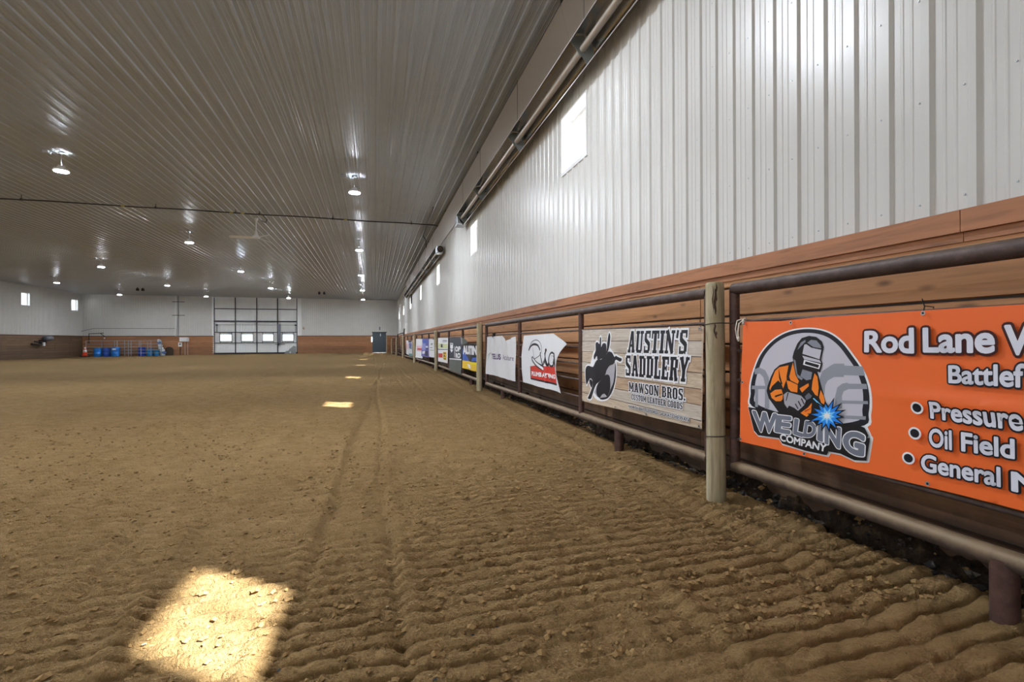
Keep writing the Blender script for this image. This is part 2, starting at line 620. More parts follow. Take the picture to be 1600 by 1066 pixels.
ribbed_wall('wall_back', lambda s, h, z: (s, YB - h, z), XL, XR, 0.2265, 0.0, lambda s: 1.85, lambda s: 6.62,
            [(DX0, DX1, 1.85, 6.62), (MX0, MX1, 1.85, MZ)], 'wall_metal')
ribbed_wall('wall_front', lambda s, h, z: (s, YN + h, z), XL, XR, 0.2265, 0.0, lambda s: -0.4, lambda s: 6.62, [(FD0, FD1, -0.4, 5.0)], 'wall_metal')

# ceiling
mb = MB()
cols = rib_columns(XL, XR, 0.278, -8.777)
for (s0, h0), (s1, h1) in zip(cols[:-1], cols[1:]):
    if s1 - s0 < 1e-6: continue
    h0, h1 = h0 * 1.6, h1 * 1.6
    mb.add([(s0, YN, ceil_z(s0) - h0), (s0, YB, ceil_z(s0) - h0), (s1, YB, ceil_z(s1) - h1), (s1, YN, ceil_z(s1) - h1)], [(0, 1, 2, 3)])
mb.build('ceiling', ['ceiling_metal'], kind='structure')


# boards: each wall's kickboard is one stack of boards with gaps
def boards(name, place, a, b, zbot, ztopf, matn, joints, skip=()):
    mb = MB()
    edges = sorted([a] + [j for j in joints if a < j < b] + [b])
    rnd = random.Random(3)
    for s0, s1 in zip(edges[:-1], edges[1:]):
        if any(k0 <= (s0 + s1) / 2 <= k1 for k0, k1 in skip): continue
        z = zbot
        row = 0
        while z < ztopf((s0 + s1) / 2) - 0.02:
            z1 = min(z + 0.231, ztopf((s0 + s1) / 2))
            j = rnd.uniform(-0.004, 0.004)
            e0, e1 = s0 + 0.003, s1 - 0.003
            d = 0.035 + j
            vs = [place(e0, 0, z), place(e1, 0, z), place(e1, 0, z1), place(e0, 0, z1),
                  place(e0, d, z + 0.006), place(e1, d, z + 0.006), place(e1, d, z1 - 0.006), place(e0, d, z1 - 0.006)]
            mb.add(vs, [(4, 5, 6, 7), (0, 1, 5, 4), (2, 3, 7, 6), (0, 4, 7, 3), (1, 2, 6, 5)])
            z += 0.24
            row += 1
    # dark lining behind the gaps
    cuts = [a] + [c for k0, k1 in skip for c in (k0, k1)] + [b]
    for c0, c1 in zip(cuts[::2], cuts[1::2]):
        mb.add([place(c0, 0.004, -0.6), place(c1, 0.004, -0.6), place(c1, 0.004, ztopf(c1)), place(c0, 0.004, ztopf(c0))], [(0, 1, 2, 3)], 1)
    return mb.build(name, [matn, 'concrete'], kind='structure')


JR = [4.1 + 4.95 * i for i in range(-3, 13)]
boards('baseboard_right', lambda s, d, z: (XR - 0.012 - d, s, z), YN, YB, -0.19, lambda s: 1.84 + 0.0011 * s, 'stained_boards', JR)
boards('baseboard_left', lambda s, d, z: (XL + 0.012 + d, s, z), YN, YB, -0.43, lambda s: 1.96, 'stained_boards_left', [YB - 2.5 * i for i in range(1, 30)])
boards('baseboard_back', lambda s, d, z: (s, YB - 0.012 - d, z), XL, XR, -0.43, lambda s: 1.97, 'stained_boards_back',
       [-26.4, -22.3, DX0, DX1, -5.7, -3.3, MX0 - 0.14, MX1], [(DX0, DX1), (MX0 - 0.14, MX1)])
mb = MB()
for y0, y1 in zip([YN] + [1.9 + 4.3 * i for i in range(0, 15)], [1.9 + 4.3 * i for i in range(0, 15)] + [YB]):
    z0, z1 = trim_z(y0), trim_z(y1)
    vs = []
    for yy, zz in ((y0 + 0.002, z0), (y1 - 0.002, z1)):
        vs += [(XR, yy, zz), (XR - 0.085, yy, zz), (XR - 0.085, yy, zz - 0.115), (XR, yy, zz - 0.115)]
    mb.add(vs, [(0, 1, 5, 4), (1, 2, 6, 5), (2, 3, 7, 6), (0, 3, 2, 1), (4, 5, 6, 7)])
    vs = []
    for yy, zz in ((y0 + 0.002, z0 - 0.115), (y1 - 0.002, z1 - 0.115)):
        vs += [(XR, yy, zz), (XR - 0.062, yy, zz), (XR - 0.062, yy, zz - 0.05), (XR, yy, zz - 0.05)]
    mb.add(vs, [(0, 1, 5, 4), (1, 2, 6, 5), (2, 3, 7, 6), (0, 3, 2, 1), (4, 5, 6, 7)])
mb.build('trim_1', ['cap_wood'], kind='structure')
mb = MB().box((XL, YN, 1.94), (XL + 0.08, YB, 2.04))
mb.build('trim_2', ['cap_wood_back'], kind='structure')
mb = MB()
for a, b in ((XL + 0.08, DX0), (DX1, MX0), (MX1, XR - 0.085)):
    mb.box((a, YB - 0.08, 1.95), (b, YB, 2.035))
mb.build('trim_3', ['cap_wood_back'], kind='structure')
mb = MB()   # corner channels
mb.box((XR - 0.035, YN, 6.455), (XR, YB, 6.5)).box((XL, YB - 0.035, 6.50), (XR, YB, 6.6)).box((XL, YN, 6.55), (XL + 0.035, YB, 6.6))
mb.build('trim_4', ['wall_metal'], kind='structure')


mat('bounce_snow', (0.55, 0.555, 0.57), 0.9)  # unseen snowy ground added outside to bounce daylight into the hall
mb = MB()
mb.add([(XR + 0.3, -150, -0.55), (200, -150, -0.55), (200, 220, -0.55), (XR + 0.3, 220, -0.55)], [(0, 1, 2, 3)])
mb.add([(-200, -150, -0.55), (XL - 0.3, -150, -0.55), (XL - 0.3, 220, -0.55), (-200, 220, -0.55)], [(0, 1, 2, 3)])
mb.add([(XL - 0.3, -150, -0.55), (XR + 0.3, -150, -0.55), (XR + 0.3, YN - 0.05, -0.55), (XL - 0.3, YN - 0.05, -0.55)], [(0, 1, 2, 3)])
mb.add([(XL - 0.3, YB + 0.3, -0.55), (XR + 0.3, YB + 0.3, -0.55), (XR + 0.3, 220, -0.55), (XL - 0.3, 220, -0.55)], [(0, 1, 2, 3)])
mb.build('ground', ['bounce_snow'], kind='structure')


# windows
def window(idx, side, y, w, z0, z1, depth):
    sg = 1 if side == 'R' else -1
    xw = XR if side == 'R' else XL
    y0, y1 = y - w / 2, y + w / 2
    xo = xw + sg * depth
    mb = MB()
    q = lambda a, b, c, d: mb.add([a, b, c, d], [(0, 1, 2, 3)])
    q((xw, y0, z0), (xw, y1, z0), (xo, y1, z0), (xo, y0, z0))
    q((xw, y0, z1), (xw, y1, z1), (xo, y1, z1), (xo, y0, z1))
    q((xw, y0, z0), (xw, y0, z1), (xo, y0, z1), (xo, y0, z0))
    q((xw, y1, z0), (xw, y1, z1), (xo, y1, z1), (xo, y1, z0))
    t = 0.02   # face trim round the opening
    xi = xw - sg * 0.021
    for a, b in (((y0 - 0.035, z0 - 0.06), (y1 + 0.035, z0)), ((y0 - 0.035, z1), (y1 + 0.035, z1 + 0.035)),
                 ((y0 - 0.035, z0), (y0, z1)), ((y1, z0), (y1 + 0.035, z1))):
        mb.box((min(xw, xi), a[0], a[1]), (max(xw, xi), b[0], b[1]))
    root = mb.build('window_%d' % idx, ['white_paint'], loc=(xw, y, z0), kind='structure')
    fm = MB()
    f = 0.05
    x0, x1 = sorted((xo - sg * 0.05, xo))
    fm.box((x0, y0, z0), (x1, y1, z0 + f)).box((x0, y0, z1 - f), (x1, y1, z1))
    fm.box((x0, y0, z0 + f), (x1, y0 + f, z1 - f)).box((x0, y1 - f, z0 + f), (x1, y1, z1 - f))
    fm.box((x0 + 0.015, y - 0.011, z0 + f), (x1 - 0.015, y + 0.011, z1 - f))
    fm.build('window_frame', ['white_vinyl'], root)
    for a, b in ((y0 + f, y - 0.011), (y + 0.011, y1 - f)):
        pm = MB()
        xm = (x0 + x1) / 2
        pm.box((xm - 0.003, a, z0 + f), (xm + 0.003, b, z1 - f))
        pm.build('pane', ['glazing'], root)


i = 1
for y in WIN_R:
    window(i, 'R', y, WIN_W, WIN_Z0, WIN_Z1, WIN_D); i += 1
for y in WIN_L:
    window(i, 'L', y, WL_W, WL_Z0, WL_Z1, WIN_D); i += 1

# ------------------------------------------------------------------ arena floor
rng = np.random.default_rng(5)


def vnoise(x, y, scale, seed):
    r = np.random.default_rng(seed)
    N = 256
    T = r.random((N, N))
    u, v = x / scale, y / scale
    iu, iv = np.floor(u).astype(int), np.floor(v).astype(int)
    fu, fv = u - iu, v - iv
    fu = fu * fu * (3 - 2 * fu); fv = fv * fv * (3 - 2 * fv)
    a = T[iu % N, iv % N]; b = T[(iu + 1) % N, iv % N]; c = T[iu % N, (iv + 1) % N]; d = T[(iu + 1) % N, (iv + 1) % N]
    return (a * (1 - fu) + b * fu) * (1 - fv) + (c * (1 - fu) + d * fu) * fv - 0.5


def ssm(x, a, b):
    t = np.clip((x - a) / (b - a), 0, 1)
    return t * t * (3 - 2 * t)


POSTS = [(3.29, 2.50), (12.15, 2.50), (20.9, 2.476), (29.7, 2.283), (38.5, 2.119), (47.3, 2.03), (56.1, 1.90)]
def fx(y): return float(np.interp(y, [p[0] for p in POSTS], [p[1] + 0.10 for p in POSTS]))


def ground(X, Y):
    base = 0.07 - 0.17 * ssm(Y, 33, 62) - 0.12 * ssm(-X, 14, 26) * ssm(Y, 35, 58)
    fade = 1 - 0.85 * ssm(Y, 10, 26)
    near = 1 - ssm(Y, 14, 30)
    q = Y - 0.06 * X + 0.055 * vnoise(X, Y, 0.9, 1) + 0.022 * vnoise(X, Y, 0.2, 2)
    ph = 1 - (q / 0.108) % 1.0
    ridge = 0.34 * np.sin(PI * ph) ** 0.8 - 0.95 * np.exp(-((ph - 0.93) / 0.075) ** 2) - 0.95 * np.exp(-((ph + 0.07) / 0.075) ** 2)
    mask = np.clip(0.95 + 1.2 * vnoise(X, Y, 0.9, 3) + 0.8 * vnoise(X, Y, 0.3, 9), 0.35, 1.3)
    h = 0.029 * ridge * mask + 0.012 * vnoise(X, Y, 0.020, 14) + 0.008 * vnoise(X, Y, 0.05, 15)
    h = h + 0.010 * vnoise(X, Y, 0.10, 4) + 0.010 * vnoise(X, Y, 0.042, 5) + 0.02 * vnoise(X, Y, 0.8, 6)
    cl = vnoise(X, Y, 0.065, 8)
    h = h + 0.05 * np.clip(cl - 0.30, 0, 1)
    # drag marks and wheel tracks running down the arena
    tr_ = X * 0
    tracks = [(0.085, 0.0, 0.03, -0.028), (0.16, 0.0, 0.045, 0.016), (-0.34, 0.035, 0.028, -0.024), (-0.42, 0.035, 0.035, 0.028), (2.27, 0.004, 0.06, 0.035), (2.13, 0.004, 0.05, -0.018),
              (1.35, -0.01, 0.05, 0.016), (1.27, -0.01, 0.03, -0.014), (1.8, -0.004, 0.04, -0.014), (0.7, 0.006, 0.04, -0.012)]
    rt = np.random.default_rng(77)
    for k in range(22):
        x0 = -0.9 - 0.42 * k - 0.2 * rt.random()
        tracks.append((x0, -0.05 - 0.10 * rt.random(), 0.035 + 0.04 * rt.random(), (0.022 + 0.016 * rt.random()) * (1 if rt.random() < 0.55 else -1)))
    for k_, (x0, sl, w, a) in enumerate(tracks):
        d = X - (x0 + sl * (Y - 3) + 0.03 * np.sin(Y * 0.9 + x0 * 5))
        tr_ = tr_ + a * np.exp(-(d / w) ** 2) * np.clip(0.75 + 1.2 * vnoise(X * 0, Y, 0.5, 100 + k_), 0.1, 1.3)
    h = h * fade + tr_ * (1 - 0.6 * ssm(Y, 12, 30))
    h = h + 0.10 * vnoise(X, Y, 5.0, 11) * ssm(Y, 5, 12) * 0.5
    fxx = np.interp(Y, [p[0] for p in POSTS], [p[1] + 0.10 for p in POSTS])
    ed = X - (fxx + 0.185 + 0.10 * vnoise(X * 0, Y, 0.35, 21) + 0.04 * vnoise(X * 0 + 3, Y, 0.11, 22))
    h = h + 0.02 * np.exp(-((ed + 0.10) / 0.09) ** 2)
    t = ssm(ed, -0.015, 0.03)
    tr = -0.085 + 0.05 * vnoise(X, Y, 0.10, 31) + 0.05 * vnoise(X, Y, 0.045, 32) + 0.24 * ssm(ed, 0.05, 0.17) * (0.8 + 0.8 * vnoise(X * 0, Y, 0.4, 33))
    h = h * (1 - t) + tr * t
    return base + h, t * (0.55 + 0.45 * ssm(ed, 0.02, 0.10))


def axis(segs):
    out = []
    for a, b, fn in segs:
        s = a
        while s < b:
            out.append(s)
            s += fn(s)
    out.append(segs[-1][1])
    return np.array(out)


ys = axis([(YN, 1.2, lambda s: 0.35), (1.2, 26, lambda s: 0.0075 + 0.0032 * max(0, s - 1.7)), (26, YB, lambda s: 0.16 + 0.008 * (s - 26))])
xs = axis([(XL, -9, lambda s: 0.22), (-9, -2.2, lambda s: 0.022 + 0.020 * (-2.2 - s)), (-2.2, 2.5, lambda s: 0.021), (2.5, XR, lambda s: 0.013)])
GX, GY = np.meshgrid(xs, ys)
H, MUCK = ground(GX, GY)
ny, nx = GX.shape
co = np.stack([GX, GY, H], -1).reshape(-1, 3)
idx = np.arange(ny * nx).reshape(ny, nx)
q = np.stack([idx[:-1, :-1], idx[:-1, 1:], idx[1:, 1:], idx[1:, :-1]], -1).reshape(-1, 4)
me = bpy.data.meshes.new('floor')
me.vertices.add(len(co)); me.vertices.foreach_set('co', co.ravel().astype(np.float32))
me.loops.add(q.size); me.loops.foreach_set('vertex_index', q.ravel().astype(np.int32))
me.polygons.add(len(q)); me.polygons.foreach_set('loop_start', (np.arange(len(q)) * 4).astype(np.int32))
me.polygons.foreach_set('loop_total', np.full(len(q), 4, np.int32))
me.polygons.foreach_set('use_smooth', np.ones(len(q), bool))
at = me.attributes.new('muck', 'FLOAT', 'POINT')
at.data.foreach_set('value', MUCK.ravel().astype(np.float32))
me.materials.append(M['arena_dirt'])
me.update(calc_edges=True); me.validate()
fl = bpy.data.objects.new('floor', me); COL.objects.link(fl); fl['kind'] = 'structure'


def scatter(name, n, xr, yr, size, matn, label, cat, seed, flat=0.7, ypow=1.6):
    r = np.random.default_rng(seed)
    X = r.uniform(*xr, n); Y = yr[0] + (yr[1] - yr[0]) * r.random(n) ** ypow
    Hh, _ = ground(X, Y)
    base = np.array([(1, 0, 0), (0, 1, 0), (-1, 0, 0), (0, -1, 0), (0, 0, 1), (0, 0, -1), (.7, .7, .45), (-.7, .7, .4), (-.7, -.7, .5), (.7, -.7, .4)], float)
    faces = [(0, 6, 4), (6, 1, 4), (1, 7, 4), (7, 2, 4), (2, 8, 4), (8, 3, 4), (3, 9, 4), (9, 0, 4), (0, 5, 6), (6, 5, 1), (1, 5, 7), (7, 5, 2), (2, 5, 8), (8, 5, 3), (3, 5, 9), (9, 5, 0)]
    mb = MB()
    for i in range(n):
        s = size[0] + (size[1] - size[0]) * r.random() ** 3
        p = base * (s * (0.65 + 0.6 * r.random((10, 1)))) * np.array([1, 0.6 + 0.6 * r.random(), flat])
        a = r.uniform(0, 6.28); c_, s_ = math.cos(a), math.sin(a)
        p = np.stack([p[:, 0] * c_ - p[:, 1] * s_, p[:, 0] * s_ + p[:, 1] * c_, p[:, 2]], -1) + np.array([X[i], Y[i], Hh[i] + 0.25 * s])
        mb.add(p.tolist(), faces, int(r.integers(0, len(matn))))
    o = mb.build(name, matn)
    tag(o, label, cat); o['kind'] = 'stuff'
    return o


mat('clod_brown', (0.31, 0.197, 0.086), 1.0, 0, 0.1)
mat('clod_dark', (0.24, 0.15, 0.066), 1.0, 0, 0.1)
mat('chip_straw', (0.42, 0.33, 0.2), 0.9)
mat('muck_black', (0.012, 0.009, 0.007), 0.55)
mat('muck_grey', (0.075, 0.06, 0.045), 0.5)
scatter('dirt_clods', 9000, (-4.5, 2.68), (1.75, 8.5), (0.004, 0.022), ['clod_brown', 'clod_brown', 'clod_dark', 'clod_brown', 'clod_brown'], 'loose clods of brown dirt scattered over the harrowed arena floor', 'dirt', 41)
scatter('straw_chips', 420, (-4, 2.6), (1.8, 8), (0.003, 0.010), ['chip_straw', 'rubber_black'], 'tiny straw and bark chips scattered on the brown arena dirt', 'straw', 42, 0.3)
scatter('trench_debris', 1500, (2.74, 2.945), (1.2, 14), (0.010, 0.040), ['muck_black', 'muck_black', 'muck_grey', 'clod_dark', 'muck_black'], 'black muck and stone debris in the trench under the pipe fence', 'debris', 43, 0.7, 1.5)

# ------------------------------------------------------------------ overhead door in the far wall
PW = [(-17.13, -15.98), (-14.87, -13.72), (-12.62, -11.53), (-10.45, -9.30)]
door = ribbed_wall('door_1', lambda s, h, z: (s, YB + 0.12 - h, z), DX0, DX1, 0.26, 0.0, lambda s: -0.3, lambda s: 6.6,
                   [(a, b, 1.42, 2.17) for a, b in PW], 'door_metal')
def part(mb, name, m, parent, **k): return mb.build(name, m, parent, **k)
for x in (DX0 + 0.06, -15.55, -13.27, -11.01, DX1 - 0.06):
    part(MB().box((x - 0.05, YB - 0.02, -0.12), (x + 0.05, YB + 0.08, 6.58)), 'column', ['dark_steel'], door)
for z, h, d in ((6.56, 0.05, 0), (5.17, 0.045, 0), (3.72, 0.075, 0.05), (2.43, 0.04, 0), (1.20, 0.03, 0)):
    part(MB().box((DX0 + 0.02, YB - 0.03 - d, z - h), (DX1 - 0.02, YB + 0.07, z + h)), 'crossbar', ['dark_steel'], door)
part(MB().box((DX0 + 0.35, YB - 0.06, 3.28), (DX1 - 0.2, YB - 0.03, 3.325)), 'cable_bar', ['bracket_grey'], door)
for x in (DX0 + 0.36, DX1 - 0.2):
    part(MB().box((x - 0.03, YB - 0.07, 2.45), (x + 0.03, YB - 0.02, 3.35)).box((x - 0.13, YB - 0.09, 3.22), (x + 0.1, YB - 0.02, 3.36)), 'strut', ['dark_steel'], door)
part(MB().box((DX0, YB - 0.02, -0.3), (DX1, YB + 0.1, 0.06)), 'bottom_seal', ['rubber_black'], door)
for a, b in PW:
    fm = MB()
    for u0, u1, w0, w1 in ((a - 0.08, a, 1.2, 2.43), (b, b + 0.08, 1.2, 2.43), (a, b, 1.33, 1.42), (a, b, 2.17, 2.24)):
        fm.box((u0, YB + 0.02, w0), (u1, YB + 0.11, w1))
    f_ = part(fm, 'window_frame', ['dark_steel'], door)
    f_.data.materials[0] = M['bracket_grey']
    part(MB().box((a, YB + 0.085, 1.42), (b, YB + 0.091, 2.17)), 'pane', ['glazing'], f_)
part(MB().bbox((-10.98, YB - 0.16, 1.0), (-10.68, YB - 0.02, 3.42), 0.03), 'opener', ['motor_grey'], door)
part(MB().box((-11.25, YB - 0.10, 0.98), (-10.2, YB - 0.03, 1.05)).box((-10.95, YB - 0.16, 0.88), (-10.8, YB - 0.03, 1.16)), 'latch', ['dark_steel'], door)
mb = MB()
for a, b in ((DX0 - 0.16, DX0 + 0.0), (DX1 + 0.0, DX1 + 0.40)):
    mb.box((a, YB - 0.04, -0.25 if a < DX0 else 2.03), (b, YB, 6.55))
mb.build('trim_5', ['white_paint'], kind='structure')

# grey sliding door by the right corner
d2 = MB().bbox((MX0, YB - 0.10, gz(0.7, YB)), (MX1, YB - 0.03, MZ), 0.01).build('door_2', ['door_slate'], kind='structure')
part(MB().box((MX0 - 0.06, YB - 0.16, MZ - 0.04), (MX1 + 0.10, YB - 0.03, MZ + 0.07)), 'track', ['dark_steel'], d2)
part(MB().box((MX1 + 0.01, YB - 0.12, -0.18), (MX1 + 0.13, YB - 0.01, MZ - 0.3)), 'jamb', ['chip_straw'], d2)
part(MB().box((MX0 - 0.15, YB - 0.05, -0.2), (MX0 + 0.02, YB, 1.25)).box((MX0 - 0.15, YB - 0.05, 1.9), (MX0 + 0.02, YB, 2.0)), 'jamb', ['stained_boards_back'], d2)
part(MB().box((0.8, YB - 0.13, 1.95), (0.9, YB - 0.09, 2.25)), 'handle', ['galvanised'], d2)

# ------------------------------------------------------------------ pipe fence
RZT, RZB = 1.66, 0.332
RODS = [1.415, 1.20, 0.985, 0.77, 0.545]


def panel(name, label, y0, y1, ups, legs, zb=(RZB, RZB), rz=0.044, cut=()):
    root = thing(name, label, 'fence panel', (fx((y0 + y1) / 2), (y0 + y1) / 2, gz(2.6, y0)), 'steel pipe fence panels')
    P_ = lambda y, z: (fx(y), y, z)
    zbf = lambda y: zb[0] + (zb[1] - zb[0]) * (y - y0) / (y1 - y0)
    n = max(2, int((y1 - y0) / 2))
    yy = [y0 + (y1 - y0) * i / n for i in range(n + 1)]
    part(MB().tube([P_(y, RZT) for y in yy], rz, 20), 'top_rail', ['pipe_steel'], root)
    part(MB().tube([P_(y, zbf(y)) for y in yy], rz, 20), 'bottom_rail', ['pipe_steel_dusty'], root)
    for u in ups:
        part(MB().tube([P_(u, zbf(u)), P_(u, RZT)], 0.036, 16), 'upright', ['pipe_upright'], root)
    for z in RODS:
        part(MB().tube([P_(y, z) for y in yy], 0.0125, 10), 'rod', ['pipe_steel'], root)
    for u in legs:
        part(MB().tube([P_(u, zbf(u)), P_(u, -0.15)], 0.05, 16), 'leg', ['pipe_upright'], root)
    return root


panel('fence_panel', 'rusty pipe fence panel holding the big orange banner', -5.3, 3.20, (3.20, 0.35, -2.45, -5.3), (1.53, -1.3, -4.0), (0.34, 0.34))
panel('fence_panel', 'rusty pipe fence panel holding the wood-print banner and two white banners', 3.50, 11.78, (3.50, 6.09, 8.95, 11.78), (5.05, 10.2), (0.33, 0.265))
panel('fence_panel', 'rusty pipe fence panel holding the dark slate banner and the blue and yellow banner', 12.38, 20.62, (12.38, 15.05, 17.9, 20.62), (13.7, 19.3), (0.27, 0.28))
panel('fence_panel', 'rusty pipe fence panel holding the periwinkle blue banner', 21.1, 29.4, (21.1, 23.9, 26.7, 29.4), (22.5, 28.0), (0.28, 0.27))
panel('fence_panel', 'rusty pipe fence panel holding the purple and white banner', 29.95, 38.2, (29.95, 32.7, 35.5, 38.2), (31.3, 36.9), (0.27, 0.22))
panel('fence_panel', 'rusty pipe fence panel farthest down the wall, beyond the gate with the tall bow', 47.6, 55.8, (47.6, 50.3, 53.1, 55.8), (49, 54.4), (0.16, 0.12))
gate = thing('bow_gate', 'dark pipe gate with a raised bow over its top, far down the fence', 'gate', (fx(42.9), 42.9, gz(2, 43)))
for z in (1.62, 1.3, 0.98, 0.66, 0.25):
    part(MB().tube([(fx(38.95), 38.95, z), (fx(46.8), 46.8, z)], 0.03, 10), 'gate_bar', ['pipe_steel'], gate)
for y in (38.95, 41.5, 44.2, 46.8):
    part(MB().tube([(fx(y), y, 0.05), (fx(y), y, 1.62)], 0.035, 10), 'upright', ['pipe_upright'], gate)
part(MB().tube([(fx(47.0), 47.0, -0.1), (fx(47.0), 47.0, 1.93), (fx(39.6), 39.6, 1.93), (fx(39.2), 39.2, 1.62)], 0.045, 10), 'bow', ['black_iron'], gate)
part(MB().tube([(fx(39.3), 39.3, 1.6), (fx(39.3) + 0.05, 39.0, 2.25)], 0.04, 8), 'lever', ['black_iron'], gate)

# timber posts standing just inside the panels
names = ['big weathered timber post beside the orange banner', 'weathered timber post between the plain white banner and the blue and yellow banner',
         'weathered timber post between the white notice banner and the white banner with dark marks',
         'weathered timber post beside the white banner with the red print', 'weathered timber post at the near side of the bow gate',
         'weathered timber post at the far side of the bow gate', 'weathered timber post at the far end of the pipe fence']


def make_post(name, seed, r, h, x, y, scar=False):
    rr = random.Random(seed)
    root = thing('timber_post', name, 'post', (x, y, gz(x, y)), 'timber posts along the pipe fence')
    n = 28
    zs = [-0.25, 0.0, 0.2, 0.45, 0.7, 0.95, 1.2, 1.4, h - 0.03, h - 0.006, h]
    vs = []
    for i, z in enumerate(zs):
        k = 1.0 + (0.02 - 0.05 * z / h)
        k *= 0.97 if i == len(zs) - 2 else (0.88 if i == len(zs) - 1 else 1.0)
        for j in range(n):
            a = 2 * PI * j / n
            w = 1 + 0.018 * math.sin(2 * a + seed) + 0.012 * math.sin(5 * a + 3 * z + seed) + 0.01 * math.sin(3 * z * 2 + seed)
            vs.append((x + r * k * w * math.cos(a) + 0.004 * math.sin(2.1 * z + seed), y + r * k * w * math.sin(a), gz(x, y) + z))
    fs = [(i * n + j, i * n + (j + 1) % n, (i + 1) * n + (j + 1) % n, (i + 1) * n + j) for i in range(len(zs) - 1) for j in range(n)]
    mb = MB().add(vs, fs, 0, True)
    top = len(vs)
    mb.add([vs[(len(zs) - 1) * n + j] for j in range(n)], [tuple(range(n))])
    part(mb, 'shaft', ['weathered_post'], root)
    if scar:
        sc_ = MB()
        A0 = math.atan2(-y, -x)    # side of the post towards the ring
        for (da, z0, z1, w) in ((0.0, 1.40, 1.60, 0.16), (0.12, 1.50, 1.635, 0.10), (-0.22, 1.42, 1.62, 0.07), (-0.05, 1.24, 1.34, 0.12), (0.08, 1.22, 1.28, 0.10)):
            m_n = 9
            L, Rr = [], []
            for i in range(m_n):
                t = i / (m_n - 1)
                ww = w * (math.sin(PI * min(1, max(0.02, t))) ** 0.6) * rr.uniform(0.7, 1.2)
                z = z0 + (z1 - z0) * t
                c0 = A0 + da + 0.05 * math.sin(9 * t + seed)
                for side, lst in ((-1, L), (1, Rr)):
                    a = c0 + side * ww
                    lst.append((x + (r * 0.985 + 0.0015) * math.cos(a), y + (r * 0.985 + 0.0015) * math.sin(a), gz(x, y) + z))
            mid = []
            for (p0, p1) in zip(L, Rr):
                mx_, my_ = (p0[0] + p1[0]) / 2 - x, (p0[1] + p1[1]) / 2 - y
                l_ = math.hypot(mx_, my_)
                mid.append((x + mx_ / l_ * (r + 0.003), y + my_ / l_ * (r + 0.003), p0[2]))
            o_ = L + mid + Rr
            sc_.add(o_, [(i, m_n + i, m_n + i + 1, i + 1) for i in range(m_n - 1)] + [(m_n + i, 2 * m_n + i, 2 * m_n + i + 1, m_n + i + 1) for i in range(m_n - 1)])
        part(sc_, 'bark_scar', ['bark_scar'], root, label='dark torn bark scars near the post top')
    return root


for k, (y, x) in enumerate(POSTS):
    make_post(names[k], k * 3 + 1, 0.069, 1.655 if k else 1.645, x, y, k == 0)

# tie wires round the nearest post
for z, nm in ((1.40, 'upper tie wire round the big weathered post beside the orange banner'), (0.555, 'lower tie wire round the big weathered post beside the orange banner')):
    px, py = 2.50, 3.29
    pts = []
    for a in range(70, 301, 23):
        aa = math.radians(a)
        pts.append((px + 0.075 * math.cos(aa), py + 0.075 * math.sin(aa), z - 0.008 * math.sin(aa)))
    pts = [(2.60, 3.44, z + 0.02)] + pts + [(2.55, 3.165, z + 0.005), (2.60, 3.15, z + 0.015), (2.64, 3.17, z + 0.02)]
    w_ = MB().tube(pts, 0.004, 6)
    w_.tube([(2.60, 3.15, z + 0.015), (2.585, 3.135, z + 0.03), (2.60, 3.13, z - 0.01), (2.575, 3.13, z + 0.005)], 0.0035, 6)
    tag(w_.build('tie_wire', ['wire_grey'], loc=(px, py, z)), nm, 'wire')

